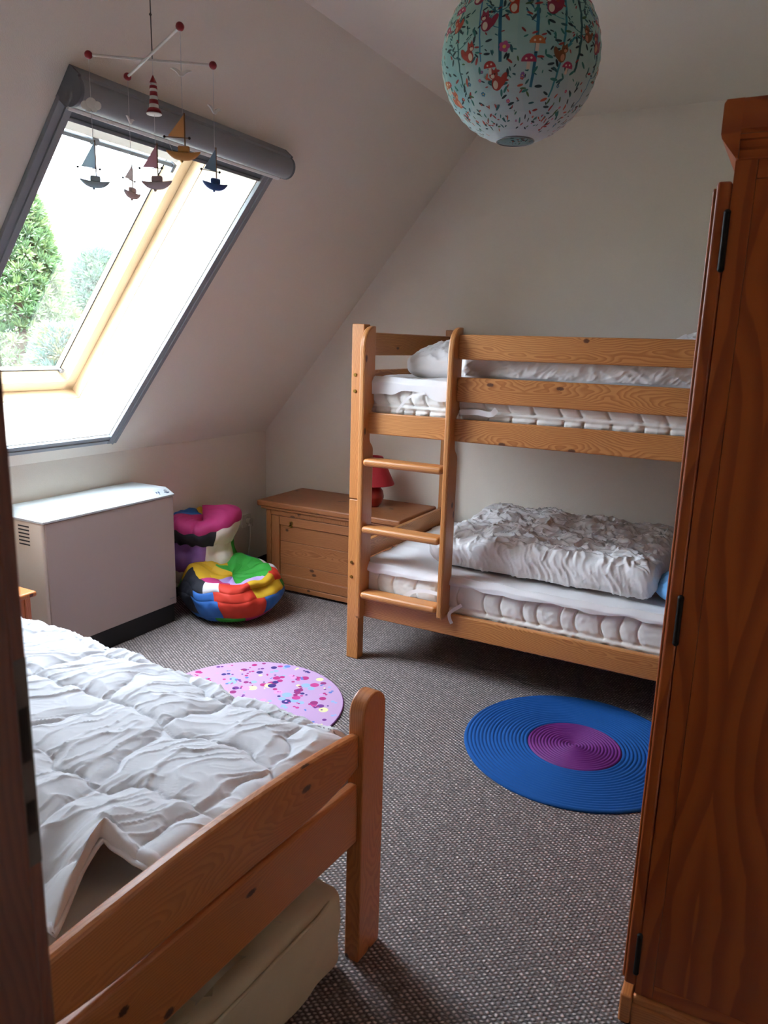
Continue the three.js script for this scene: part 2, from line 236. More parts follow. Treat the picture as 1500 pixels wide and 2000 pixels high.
// ------------------------------------------------------------------ outdoors
{
  const g = mesh('ground', new THREE.PlaneGeometry(80, 80).rotateX(-Math.PI / 2).translate(-30, -3, 0), std({ color: '#5f6b45', roughness: 1 })); g.userData.kind = 'structure';
  const R = rng(41), up = V(0, 1, 0);
  function tree(name, label, [x, y, z], h, rad, color, color2, seed, tufts) {
    const t = thing(name, label, 'tree', [x, y, z], 0), R = rng(seed);
    mesh('trunk', bar(V(0, 0, 0), V(0, h * 0.97, 0), 0.14, 8, 0.02), std({ color: '#5b4636', roughness: 1 }), t);
    const needle = [], needle2 = [], twigs = [];
    for (let k = 0; k < tufts; k++) {
      const f = Math.pow(R(), 0.8), yy = h * (0.12 + 0.88 * f), rr = rad * Math.pow(1 - f, 0.65) * (0.35 + 0.65 * Math.sqrt(R())) + 0.08, a = R() * 6.283;
      const c = V(Math.cos(a) * rr, yy + 0.1 * R(), Math.sin(a) * rr); if (k % 8 === 0) twigs.push(bar(V(0, yy - rr * 0.35, 0), c, 0.018, 5, 0.006));
      const out = V(Math.cos(a), 0.35 + R() * 0.6, Math.sin(a)).normalize(), list = R() < 0.55 ? needle : needle2;
      for (let m = 0; m < 26; m++) { const d = out.clone().multiplyScalar(0.8).add(V(R() - 0.5, R() - 0.5, R() - 0.5).multiplyScalar(1.6)).normalize(), L = 0.09 + 0.09 * R(), w = 0.009 + R() * 0.008, s = d.clone().cross(V(R() - 0.5, R() - 0.5, R() - 0.5)).normalize().multiplyScalar(w); const b = c.clone().addScaledVector(d, 0.02), e = c.clone().addScaledVector(d, L), q = b.clone().lerp(e, 0.55); list.push(b.x, b.y, b.z, q.x + s.x, q.y + s.y, q.z + s.z, e.x, e.y, e.z, b.x, b.y, b.z, e.x, e.y, e.z, q.x - s.x, q.y - s.y, q.z - s.z); }
    }
    mesh('branch', twigs, std({ color: '#5b4636', roughness: 1 }), t);
    for (const [l, c] of [[needle, color], [needle2, color2]]) { const g = new THREE.BufferGeometry(); g.setAttribute('position', new THREE.Float32BufferAttribute(l, 3)); g.computeVertexNormals(); mesh('foliage', g, new THREE.MeshPhysicalMaterial({ color: c, roughness: 0.9, transmission: 0.3, thickness: 0, side: THREE.DoubleSide }), t).userData.kind = 'stuff'; }
    return t;
  }
  tree('pine_tree', 'tallest green pine tree at the left edge of the window view', [-9.2, -3, -6.75], 6.25, 1.25, '#4a6436', '#667843', 5, 2500);
  tree('pine_tree', 'lower bluish green pine tree on the right of the window view', [-10.2, -3, -8.95], 5.6, 1.6, '#42604f', '#546f50', 6, 4200);
  tree('shrub_tree', 'small yellowish green bushy tree low in the middle of the window view', [-7.2, -3, -5.75], 4.35, 0.95, '#48665a', '#666a42', 7, 2600);
}

// ------------------------------------------------------------------ bunk bed
{
  const t = thing('bunk_bed', 'pine bunk bed with ladder standing along the back wall', 'bunk bed', [0, 0, 0]);
  const X0 = -1.666, X1 = 0.39, ZF = -2.768, ZB = -3.772, pw = 0.06, pd = 0.052;
  for (const [x, z] of [[X0, ZF - pd], [X0, ZB], [X1 - pw, ZF - pd], [X1 - pw, ZB]]) for (const [y0, y1] of [[0, 0.7405], [0.7435, 1.485]]) {
    const p = mesh('post', board([x, x + pw, y0, y1, z, z + pd], 1, 0.005, 0.2 + 0.1 * Math.sin(x * 9 + y0 * 3 + z)), M.pine, t);
    if (z > -3) for (const h of [0.388, 0.455, 1.208, 1.276]) if (h > y0 && h < y1) mesh('bolt', new THREE.CylinderGeometry(0.007, 0.0075, 0.006, 14).rotateX(Math.PI / 2).translate(x + 0.021, h, ZF + 0.001), M.brass, p);
  }
  const xi = X0 + pw, xj = X1 - pw, b = (n, q, ov, ou) => mesh(n, board(q, 0, 0.006, ov, ou), M.pine, t);
  b('bed_rail', [xi, xj, 0.21, 0.305, ZF - 0.033, ZF - 0.006], 0.36, 0.42); b('bed_rail', [xi, xj, 1.033, 1.123, ZF - 0.033, ZF - 0.006], 0.66, 0.13);
  b('guard_rail', [-1.184, xj, 1.191, 1.288, ZF - 0.03, ZF - 0.004], 0.5, 0.3); b('guard_rail', [-1.184, xj, 1.356, 1.451, ZF - 0.03, ZF - 0.004], 0.46, 0.8);
  b('bed_rail', [xi, xj, 0.21, 0.305, ZB + 0.008, ZB + 0.034]); b('bed_rail', [xi, xj, 1.033, 1.123, ZB + 0.008, ZB + 0.034]); b('guard_rail', [xi, xj, 1.356, 1.451, ZB + 0.008, ZB + 0.032]);
  for (const x of [X0 + 0.014, X1 - 0.038]) for (const [y0, y1] of [[1.356, 1.453], [1.2, 1.295], [1.033, 1.123], [0.45, 0.535], [0.21, 0.305]]) mesh('end_board', board([x, x + 0.024, y0, y1, ZB + pd, ZF - pd], 2, 0.005), M.pine, t);
  for (const y of [0.2, 1.05]) for (const z of [ZF - 0.055, ZB + 0.034]) mesh('slat_ledge', board([xi, xj, y + 0.02, y + 0.042, z, z + 0.021], 0, 0.002), M.pine, t);
  for (const y of [0.242, 1.092]) for (let k = 0; k < 12; k++) { const x = xi + 0.06 + k * 0.156; mesh('slat', board([x, x + 0.07, y, y + 0.017, ZB + 0.035, ZF - 0.035], 2, 0.003), M.pine, t); }
  const lad = part('ladder', t);
  const upright = (x, y0, w) => {
    const zf = ZF + 0.038, zb = ZF - 0.055, s = new THREE.Shape();
    s.moveTo(-zf + 0.008, y0); s.lineTo(-zf, y0 + 0.012); s.lineTo(-zf, 1.385); s.bezierCurveTo(-zf, 1.44, -zf + 0.035, 1.475, -zf + 0.075, 1.478); s.lineTo(-zb, 1.478); s.lineTo(-zb, 1.15); s.bezierCurveTo(-zb - 0.03, 1.13, -zb - 0.032, 1.12, -zb - 0.032, 1.1); s.lineTo(-zb - 0.032, 1.01); s.bezierCurveTo(-zb - 0.03, 0.985, -zb, 0.985, -zb, 0.955); s.lineTo(-zb, y0); s.closePath();
    return grain(extrude(s, w, 0.007, 14).rotateY(Math.PI / 2).translate(x, 0, 0), 1, 0.15);
  };
  mesh('ladder_upright', upright(-1.605, 0.212, 0.026), M.pine, lad); mesh('ladder_upright', upright(-1.21, 0.285, 0.026), M.pine, lad);
  for (const y of [0.324, 0.621, 0.915]) mesh('rung', grain(box([-1.579, -1.21, y - 0.016, y + 0.016, ZF - 0.035, ZF + 0.044], 0.015, 4), 0, 0.2), M.pine, lad);
}
// ------------------------------------------------------------------ mattresses with quilted borders, protectors
function mattress(name, label, b, seed, mat, spacing = 0.085) {
  const w = b[1] - b[0], h = b[3] - b[2], d = b[5] - b[4], R = rng(seed), lines = []; for (let x = -w / 2 - 0.1; x < w / 2 + 0.1;) { x += spacing * (0.55 + 0.9 * R()); lines.push(x); }
  const groove = (s, y) => { let m = 1e9; const wob = 0.0115 * Math.sin((y / h + 0.12) * 6.2832 * 1.25); for (const l of lines) m = Math.min(m, Math.abs(s + wob - l)); return m; };
  const g = soft(w, h, d, [640, 34, 200], 0.03, (p, n) => {
    const side = Math.max(Math.abs(n.x), Math.abs(n.z)); if (side < 0.6) return 0.004 * n2(p.x * 6, p.z * 6);
    const s = Math.abs(n.z) > 0.6 ? p.x : p.z, dd = groove(s, p.y), yy = p.y / h; let v = (-0.007 * Math.exp(-Math.pow(dd / 0.0042, 2)) + 0.0035 * smooth(0, 0.03, dd)) * (Math.abs(yy + 0.24) < 0.04 ? 0 : 1) + 0.0012 * n2(s * 30, p.y * 30);
    v += 0.004 * Math.exp(-Math.pow((yy + 0.24) / 0.035, 2)) - 0.006 * Math.exp(-Math.pow((yy + 0.17) / 0.03, 2)) - 0.006 * Math.exp(-Math.pow((yy + 0.31) / 0.03, 2)) + 0.004 * Math.exp(-Math.pow((yy - 0.4) / 0.04, 2)); return v;
  });
  const m = mesh(name, g, mat); m.position.set((b[0] + b[1]) / 2, (b[2] + b[3]) / 2, (b[4] + b[5]) / 2); return tag(m, label, 'mattress');
}
mattress('mattress', 'white quilted mattress on the upper bunk', [-1.6, 0.325, 1.11, 1.262, -3.72, -2.812], 4, M.ticking);
mattress('mattress', 'white quilted mattress on the lower bunk', [-1.6, 0.325, 0.26, 0.452, -3.72, -2.812], 8, M.ticking, 0.095);
function protector(label, b, top, skirt, seed) { // sheet lying on the mattress with a short wavy skirt at the front and left end
  const S = seed * 7.1, x0 = b[0], x1 = b[1], z0 = b[2], z1 = b[3];
  const g = surface((u, v) => {
    const sk = (q) => skirt * (1 + 0.35 * n2(q * 3 + S, 1.7) + 0.15 * n2(q * 9 + S, 4.1));
    const vb = 0.72, ub = 0.06; let x, z, dy = 0, wv = 0;
    if (u < ub) { x = x0; dy = Math.max(dy, (1 - u / ub) * sk(lerp(z0, z1, v))); } else x = lerp(x0, x1, (u - ub) / (1 - ub));
    if (v > vb) { z = z1; const q = (v - vb) / (1 - vb) * sk(x); dy = Math.max(dy, q); } else z = lerp(z0, z1, v / vb);
    const e = dy > 0 ? smooth(0, 0.02, dy) : 0;
    if (v > vb) z += 0.004 + e * (0.005 + 0.008 * (0.5 + 0.5 * n2(x * 7 + S, dy * 10))) - 0.004 * (1 - e); if (u < ub) x -= 0.002 + e * 0.003;
    return [x, top + 0.004 * n2(x * 5 + S, z * 5) + 0.003 * ridge(x * 2 + S, z * 7) - dy - 0.006 * smooth(0, 0.02, dy), z];
  }, 300, 90);
  const m = thing('mattress_protector', label, 'bed linen'); mesh('sheet', g, M.linen, m); return m;
}
const ribbon = (pts, w) => { const c = new THREE.CatmullRomCurve3(pts.map((p) => V(...p))); return surface((u, v) => { const p = c.getPoint(u), q = c.getTangent(u), s = q.clone().cross(V(0.35, 0.2, 1)).normalize().multiplyScalar(w * (v - 0.5)); return [p.x + s.x, p.y + s.y, p.z + s.z]; }, 30, 3); };
{
  const up = protector('white mattress protector with corner straps on the upper bunk', [-1.603, 0.327, -3.72, -2.808], 1.27, 0.055, 2), lo = protector('white mattress protector with loose straps on the lower bunk', [-1.603, 0.327, -3.72, -2.808], 0.459, 0.03, 5);
  mesh('strap', ribbon([[-1.33, 1.215, -2.79], [-1.39, 1.2, -2.786], [-1.43, 1.165, -2.788], [-1.46, 1.13, -2.795]], 0.01), M.linen, up); mesh('strap', ribbon([[-1.17, 1.15, -2.79], [-1.1, 1.155, -2.788], [-1.04, 1.15, -2.79], [-1.02, 1.17, -2.795]], 0.022), M.linen, up);
  mesh('strap', ribbon([[-1.19, 0.375, -2.79], [-1.3, 0.38, -2.786], [-1.36, 0.36, -2.787], [-1.4, 0.325, -2.79]], 0.016), M.linen, lo); mesh('strap', ribbon([[-1.12, 0.35, -2.79], [-1.14, 0.335, -2.775], [-1.163, 0.312, -2.765], [-1.16, 0.29, -2.763], [-1.15, 0.27, -2.764]], 0.014), M.linen, lo);
}
function duvet(label, c, [w, h, d], disp, seg) { const m = mesh('duvet', soft(w, h, d, seg, h * 0.42, disp), M.duvet); m.position.set(...c); return tag(m, label, 'duvet'); }
duvet('folded white crinkled duvet on the lower bunk', [-0.86, 0.546, -3.28], [0.95, 0.15, 0.8], (p, n) => {
  const a = p.x * 1, up = Math.max(0, n.y), wx = p.x + 0.03 * n2(p.x * 9, p.z * 9), wz = p.z + 0.03 * n2(p.x * 9 + 7, p.z * 9);
  const puck = 0.018 * (ridge(wx * 7, wz * 8) - 0.5) + 0.009 * (ridge(wx * 17 + 3, wz * 15) - 0.5) + 0.0015 * n2(wx * 45, wz * 45); const front = 0.006 * ridge(p.x * 20 + 0.4 * Math.sin(p.y * 40), p.y * 3 + 2) + 0.0035 * ridge(p.x * 42 + p.y * 12, p.y * 7) + 0.009 * n2(p.x * 5, p.y * 6);
  const dip = -0.04 * smooth(-0.22, -0.48, p.x) * up * (0.3 + 0.7 * smooth(-0.4, 0.4, p.z)); const v = n.clone().multiplyScalar(up * puck + (1 - up) * front); v.y += dip + 0.014 * n2(p.x * 4, p.z * 4) * up; return p.y < -0.06 && n.y < -0.3 ? 0 : v;
}, [220, 36, 170]);
duvet('white duvet spread on the upper bunk behind the guard rails', [-0.5, 1.322, -3.22], [1.42, 0.1, 0.76], (p, n) => {
  const up = Math.max(0, n.y), v = n.clone().multiplyScalar(up * (0.012 * ridge(p.x * 8, p.z * 9) + 0.007 * ridge(p.x * 22, p.z * 20)) + (1 - up) * (0.007 * ridge(p.x * 9 + p.y * 12, p.y * 9 - p.x * 3) + 0.004 * ridge(p.x * 26 - p.y * 22, p.y * 16) + 0.006 * n2(p.x * 4, 5))); v.y += up * 0.01 * n2(p.x * 4, 2); return p.y < -0.03 && n.y < -0.3 ? 0 : v;
}, [240, 20, 90]);
function pillow(name, label, category, c, [w, h, d], rot, mat, seed) {
  const S = seed * 3.3, g = surface((u, v) => {
    const a = u * 6.28318, lat = (v - 0.5) * Math.PI, ca = Math.cos(a), sa = Math.sin(a), cl = Math.cos(lat), k = Math.pow(Math.pow(Math.abs(ca), 4) + Math.pow(Math.abs(sa), 4), -0.25);
    const rr = Math.pow(cl, 0.7), x = ca * k * rr, z = sa * k * rr, e = Math.max(Math.abs(x), Math.abs(z)), y = Math.sign(lat) * Math.pow(Math.abs(Math.sin(lat)), 0.85) * (1 - 0.35 * Math.pow(Math.min(1, Math.hypot(x, z) / 1.35), 3));
    const wr = 0.016 * ridge(x * 2.2 + S, z * 2.5) + 0.01 * ridge(x * 5 + S, z * 4 + a);
    return [x * w / 2, y * h / 2 + (y > 0 ? wr : -0.3 * wr) * (1 - e * 0.4), z * d / 2];
  }, 120, 70);
  const m = mesh(name, g, mat); m.position.set(...c); m.rotation.set(...rot); return tag(m, label, category);
}
pillow('pillow', 'plump white pillow at the ladder end of the upper bunk', 'pillow', [-1.27, 1.345, -3.15], [0.54, 0.16, 0.46], [0.1, 0.15, 0.05], M.linen, 1);
pillow('pillow', 'white pillow at the wardrobe end of the upper bunk, only its crest showing', 'pillow', [-0.23, 1.404, -3.2], [0.5, 0.14, 0.42], [0.12, 0, -0.01], M.linen, 2);
pillow('cushion', 'light blue cushion half hidden behind the wardrobe on the lower bunk', 'cushion', [-0.195, 0.52, -2.985], [0.34, 0.13, 0.34], [0.0, 0.785, 0.0], M.blueCloth, 3);

// ------------------------------------------------------------------ chest with lamp, socket
{
  const t = thing('wooden_chest', 'brown pine chest with panelled door in the back corner', 'chest', [-2.56, 0, -3.345]); // local x right, z towards the room
  const W = 0.845, D = 0.42, q = (n, b, ax, r = 0.004, ov = null) => mesh(n, board(b, ax, r, ov), M.chest, t);
  q('lid', [-0.048, W + 0.02, 0.494, 0.527, -D - 0.005, 0.024], 0, 0.009, 0.3); q('lid_moulding', [-0.03, W + 0.01, 0.477, 0.494, -D, 0.012], 0, 0.007);
  q('side_panel', [0, 0.022, 0.018, 0.477, -D, -0.02], 1); q('side_panel', [W - 0.022, W, 0.018, 0.477, -D, -0.02], 1); q('back_panel', [0.022, W - 0.022, 0.03, 0.477, -D, -D + 0.012], 0); q('bottom_board', [0.022, W - 0.022, 0.03, 0.048, -D + 0.012, -0.02], 0);
  q('corner_stile', [0, 0.034, 0, 0.477, -0.022, 0], 1, 0.006); q('corner_stile', [W - 0.034, W, 0, 0.477, -0.022, 0], 1, 0.006);
  const fr = q('frieze', [0.034, W - 0.034, 0.449, 0.477, -0.02, -0.001], 0, 0.002); for (let x = 0.2; x < W - 0.05; x += 0.0155) if (x < 0.36 || x > 0.36) mesh('carved_notch', box([x, x + 0.004, 0.451, 0.471, -0.004, 0.0006], 0.0008, 1), M.chest, fr);
  q('base_rail', [0.034, W - 0.034, 0.018, 0.047, -0.02, -0.002], 0);
  const x0 = 0.036, x1 = W - 0.036, y0 = 0.05, y1 = 0.446;
  const door = part('door', t), qq = (n, b, ax, ov) => mesh(n, board(b, ax, 0.004, ov), M.chest, door);
  qq('door_stile', [x0, x0 + 0.055, y0, y1, -0.02, -0.002], 1, 0.1); qq('door_stile', [x1 - 0.055, x1, y0, y1, -0.02, -0.002], 1, 0.1); qq('door_rail', [x0 + 0.055, x1 - 0.055, y1 - 0.05, y1, -0.02, -0.002], 0, 0.15); qq('door_rail', [x0 + 0.055, x1 - 0.055, y0, y0 + 0.055, -0.02, -0.002], 0, 0.85);
  qq('panel_plank', [x0 + 0.05, x1 - 0.05, y0 + 0.05, 0.168, -0.019, -0.0135], 0, 0.2); qq('panel_plank', [x0 + 0.05, x1 - 0.05, 0.1695, 0.3, -0.019, -0.0135], 0, 0.45); qq('panel_plank', [x0 + 0.05, x1 - 0.05, 0.3015, y1 - 0.046, -0.019, -0.0135], 0, 0.7);
  const key = [new THREE.CylinderGeometry(0.013, 0.013, 0.003, 20).rotateX(Math.PI / 2).translate(0.172, 0.413, -0.001), new THREE.CylinderGeometry(0.009, 0.009, 0.003, 16).rotateX(Math.PI / 2).translate(0.172, 0.396, -0.001)]; sub(mesh('keyhole_plate', key, M.brass, door), 'brass keyhole plate'); mesh('keyhole', [new THREE.CylinderGeometry(0.0035, 0.0035, 0.002, 12).rotateX(Math.PI / 2).translate(0.172, 0.416, 0.001), box([0.1705, 0.1735, 0.404, 0.415, 0, 0.0018])], M.iron, door);
  const d = part('key', door); mesh('key_shank', bar(V(0.172, 0.404, -0.002), V(0.172, 0.402, 0.02), 0.0025), M.brass, t); door.remove(d);
}
{
  const t = thing('table_lamp', 'small red table lamp with a cone shade standing on the chest', 'lamp', [-1.988, 0.527, -3.56]);
  mesh('lamp_base', new THREE.LatheGeometry([[0, 0], [0.034, 0], [0.036, 0.004], [0.05, 0.022], [0.06, 0.05], [0.0605, 0.062], [0.055, 0.088], [0.04, 0.108], [0.02, 0.118], [0.012, 0.124], [0.012, 0.14], [0, 0.14]].map((p) => new THREE.Vector2(...p)), 40), M.redGloss, t);
  mesh('lamp_shade', new THREE.LatheGeometry([[0.113, 0.128], [0.116, 0.126], [0.1165, 0.13], [0.05, 0.277], [0.047, 0.278], [0.0475, 0.274], [0.113, 0.128]].map((p) => new THREE.Vector2(...p)), 48), new THREE.MeshPhysicalMaterial({ color: '#c02632', roughness: 0.85, transmission: 0.25, thickness: 0, side: THREE.DoubleSide }), t);
  mesh('shade_ring', [new THREE.TorusGeometry(0.022, 0.0015, 6, 20).rotateX(Math.PI / 2).translate(0, 0.15, 0), ...[0, 2.1, 4.2].map((a) => bar(V(Math.cos(a) * 0.022, 0.15, Math.sin(a) * 0.022), V(Math.cos(a) * 0.102, 0.152, Math.sin(a) * 0.102), 0.0012, 5))], M.steel, t);
  mesh('bulb', new THREE.SphereGeometry(0.022, 18, 14).translate(0, 0.18, 0), M.white, t); mesh('bulb_holder', new THREE.CylinderGeometry(0.012, 0.012, 0.03, 14).translate(0, 0.15, 0), M.white, t);
}
{
  const s = thing('wall_socket', 'white square wall socket low on the wall between beanbag and chest', 'socket', [KW, 0.315, -3.583]);
  mesh('socket_plate', box([0, 0.009, -0.041, 0.041, -0.041, 0.041], 0.004), M.cream, s); mesh('socket_rim', new THREE.TorusGeometry(0.021, 0.003, 8, 28).rotateY(Math.PI / 2).translate(0.01, 0, 0), M.cream, s);
  const c = thing('power_cord', 'white plug and cable hanging from the wall socket', 'cord', [KW, 0, -3.583]);
  mesh('plug', [new THREE.CylinderGeometry(0.0175, 0.019, 0.03, 20).rotateZ(Math.PI / 2).translate(0.028, 0.317, 0), new THREE.CylinderGeometry(0.007, 0.014, 0.022, 14).translate(0.036, 0.298, 0)], M.cream, c);
  mesh('cable', tube([[0.036, 0.29, 0], [0.04, 0.22, 0.004], [0.034, 0.14, 0.012], [0.026, 0.07, 0.02], [0.03, 0.012, 0.05], [0.05, 0.005, 0.14]], 0.0042), M.cream, c);
}

// ------------------------------------------------------------------ storage heater
{
  const t = thing('storage_heater', 'large white electric storage heater under the roof window', 'heater', [0, 0, 0]);
  const X = [-2.888, -2.62], Z = [-2.69, -1.95];
  mesh('plinth', box([X[0], X[1] - 0.014, 0, 0.105, Z[0] + 0.006, Z[1] - 0.006], 0.004), M.black, t); mesh('casing', box([X[0], X[1] - 0.008, 0.1, 0.652, Z[0], Z[1]], 0.008, 3), M.cream, t);
  mesh('front_panel', box([X[1] - 0.012, X[1], 0.1, 0.65, Z[0] + 0.004, Z[1] - 0.012], 0.004), M.panel, t);
  { // cap: flat top sloping down to the front and the ends
    const a = [[X[0], 0.652, Z[0] - 0.002], [X[1] + 0.002, 0.652, Z[0] - 0.002], [X[1] + 0.002, 0.652, Z[1] + 0.002], [X[0], 0.652, Z[1] + 0.002]], m = a.map(([x, y, z]) => [x, y + 0.008, z]), c = [[X[0], 0.692, Z[0] + 0.012], [X[1] - 0.04, 0.692, Z[0] + 0.012], [X[1] - 0.04, 0.692, Z[1] - 0.035], [X[0], 0.692, Z[1] - 0.035]];
    const pos = [], quad = (p, q, r, s) => pos.push(...p, ...r, ...q, ...p, ...s, ...r); for (let i = 0; i < 4; i++) { const j = (i + 1) % 4; quad(a[i], a[j], m[j], m[i]); quad(m[i], m[j], c[j], c[i]); } quad(c[0], c[1], c[2], c[3]); quad(a[3], a[2], a[1], a[0]);
    const g = new THREE.BufferGeometry(); g.setAttribute('position', new THREE.Float32BufferAttribute(pos, 3)); g.computeVertexNormals(); sub(mesh('top_cover', g, std({ color: '#b9bfbf', roughness: 0.55 }), t), 'white sloped top cover');
  }
  for (let k = 0; k < 6; k++) mesh('vent_slot', box([-2.776, -2.708, 0.626 - k * 0.0155, 0.632 - k * 0.0155, Z[1] - 0.004, Z[1] + 0.0008], 0.0005), M.black, t);
  { // printed control symbols on the front slope
    const e = V(-0.042, 0.032, 0).normalize(), o = V(X[1] - 0.018, 0.676, 0), n = V(e.y, -e.x, 0), mk = (z0, z1, a0, a1) => { const g = new THREE.BoxGeometry(1, 1, 1); const m4 = new THREE.Matrix4().makeBasis(e.clone().multiplyScalar(a1 - a0), n.clone().multiplyScalar(0.0012), V(0, 0, -(z1 - z0))); const p = o.clone().addScaledVector(e, (a0 + a1) / 2).add(V(0, 0, (z0 + z1) / 2)); return g.applyMatrix4(m4.setPosition(p)); };
    const ink = std({ color: '#51607a', roughness: 0.6 }); mesh('control_marking', [mk(-2.615, -2.606, -0.003, 0.008), mk(-2.6, -2.594, -0.002, 0.008), mk(-2.61, -2.606, -0.012, -0.004), mk(-2.668, -2.652, -0.012, -0.009), mk(-2.672, -2.64, -0.007, -0.005)], ink, t);
    const dial = new THREE.CylinderGeometry(0.0085, 0.0085, 0.004, 20); dial.applyQuaternion(new THREE.Quaternion().setFromUnitVectors(V(0, 1, 0), n)); const p = o.clone().add(V(0, 0, -2.655)).addScaledVector(e, 0.004); mesh('control_dial', dial.translate(p.x, p.y, p.z), M.alu, t);
  }
  mesh('nameplate', box([X[1] - 0.001, X[1] + 0.0006, 0.131, 0.135, -2.672, -2.64]), M.alu, t);
}

// ------------------------------------------------------------------ patchwork beanbag
{
  const t = thing('beanbag', 'colourful patchwork beanbag slumped on the floor beside the heater', 'beanbag', [-2.475, 0, -2.945]);
  const C = { red: '#c8321c', blue: '#2b66b0', yellow: '#d0a520', green: '#2f9a32', black: '#191a24', white: '#d9d4d6', lilac: '#b79ad0', pink: '#b52c6c', cream: '#d6cabb', purple: '#8a62a6', dkred: '#8a1a22' }, cm = {};
  const mat = (c) => (cm[c] ??= new THREE.MeshPhysicalMaterial({ color: C[c], roughness: 0.7, sheen: 0.3, sheenRoughness: 0.5, side: THREE.DoubleSide }));
  const pl = (pts, t2) => { for (let i = 1; i < pts.length; i++) if (t2 <= pts[i][0]) { const a = pts[Math.max(0, i - 2)], b = pts[i - 1], c = pts[i], d = pts[Math.min(pts.length - 1, i + 1)], k = (t2 - b[0]) / (c[0] - b[0]); const h = (j) => { const m0 = (c[j] - a[j]) / (c[0] - a[0]) * (c[0] - b[0]), m1 = (d[j] - b[j]) / (d[0] - b[0]) * (c[0] - b[0]); const k2 = k * k, k3 = k2 * k; return (2 * k3 - 3 * k2 + 1) * b[j] + (k3 - 2 * k2 + k) * m0 + (-2 * k3 + 3 * k2) * c[j] + (k3 - k2) * m1; }; return [h(1), h(2)]; } return pts.at(-1).slice(1); };
  // a bag surface F(angle, t); cells = rows of [t0, t1, [[a0, a1, colour], ...]] with seams that lean
  function bag(parent, F, rows, lean) {
    for (const [t0, t1, cells] of rows) for (const [a0, a1, col] of cells) {
      const nu = Math.max(8, Math.round((a1 - a0) / 2.5)), nv = Math.max(6, Math.round((t1 - t0) * 70));
      const g = surface((u, v) => { const tt = lerp(t0, t1, v), a = lerp(a0, a1, u) + lean * (tt - 0.5), e = Math.min(u * (a1 - a0) * 0.004, (1 - u) * (a1 - a0) * 0.004, v * (t1 - t0) * 0.5, (1 - v) * (t1 - t0) * 0.5), s = -0.004 * Math.exp(-e / 0.006), p = F(a * Math.PI / 180, tt), c = F(0, tt); const r = Math.hypot(p[0], p[2]) || 1; return [p[0] * (1 + s / r), p[1] + (tt > 0.75 ? s : 0), p[2] * (1 + s / r)]; }, nu, nv);
      mesh('patch', g, mat(col), parent);
    }
  }
  // angle 0 faces +x, 90 faces +z (camera is at about 40 degrees)
  const seat = part('seat', t);
  const sp = [[0, 0.0, 0.004], [0.1, 0.15, 0.004], [0.22, 0.215, 0.035], [0.4, 0.262, 0.115], [0.55, 0.255, 0.185], [0.68, 0.222, 0.236], [0.78, 0.17, 0.244], [0.9, 0.09, 0.206], [1, 0, 0.194]];
  const seatF = (a, q) => { const [r, y] = pl(sp, q); const d = Math.cos(a - 0.75); let rr = r * (1 + 0.05 * n3(Math.cos(a) * 1.3, Math.sin(a) * 1.3, q * 2) + 0.02 * n3(Math.cos(a) * 4, Math.sin(a) * 4, q * 5)); let yy = y + 0.014 * n3(Math.cos(a) * 1.5 + 3, Math.sin(a) * 1.5, q * 2) * smooth(0.1, 0.5, q); const fold = Math.exp(-Math.pow((a - 0.15) / 0.5, 2)) * Math.exp(-Math.pow((q - 0.56) / 0.07, 2)); rr -= 0.04 * fold * smooth(0, 0.2, r); yy -= 0.03 * Math.max(0, d) * smooth(0.45, 0.8, q) * smooth(0.03, 0.2, r); yy += 0.02 * Math.max(0, -d) * smooth(0.5, 0.8, q); return [rr * Math.cos(a), Math.max(0.003, yy), rr * Math.sin(a)]; };
  bag(seat, seatF, [
    [0, 0.24, [[-20, 40, 'pink'], [40, 80, 'green'], [80, 130, 'blue'], [130, 190, 'dkred'], [190, 265, 'green'], [265, 340, 'black']]],
    [0.24, 0.46, [[-42, 12, 'blue'], [12, 68, 'red'], [68, 106, 'blue'], [106, 140, 'black'], [140, 190, 'dkred'], [190, 250, 'yellow'], [250, 318, 'green']]],
    [0.46, 0.57, [[-60, -28, 'green'], [-28, 22, 'yellow'], [22, 72, 'red'], [72, 98, 'blue'], [98, 140, 'black'], [140, 200, 'green'], [200, 260, 'lilac'], [260, 300, 'red']]],
    [0.57, 0.72, [[-50, -18, 'red'], [-18, 24, 'yellow'], [24, 64, 'red'], [64, 84, 'white'], [84, 136, 'black'], [136, 200, 'yellow'], [200, 255, 'blue'], [255, 310, 'white']]],
    [0.72, 0.86, [[-95, -10, 'green'], [-10, 48, 'lilac'], [48, 96, 'pink'], [96, 160, 'yellow'], [160, 210, 'yellow'], [210, 265, 'green']]],
    [0.86, 1, [[-110, 30, 'green'], [30, 80, 'lilac'], [80, 170, 'yellow'], [170, 250, 'green']]]], 24);
  const back = part('backrest', t); back.position.set(-0.285, 0.09, -0.1);
  const bp = [[0, 0, 0.0], [0.08, 0.12, 0.0], [0.2, 0.185, 0.05], [0.36, 0.18, 0.13], [0.5, 0.172, 0.2], [0.58, 0.168, 0.245], [0.7, 0.185, 0.305], [0.8, 0.175, 0.37], [0.88, 0.125, 0.395], [0.95, 0.06, 0.385], [1, 0, 0.38]];
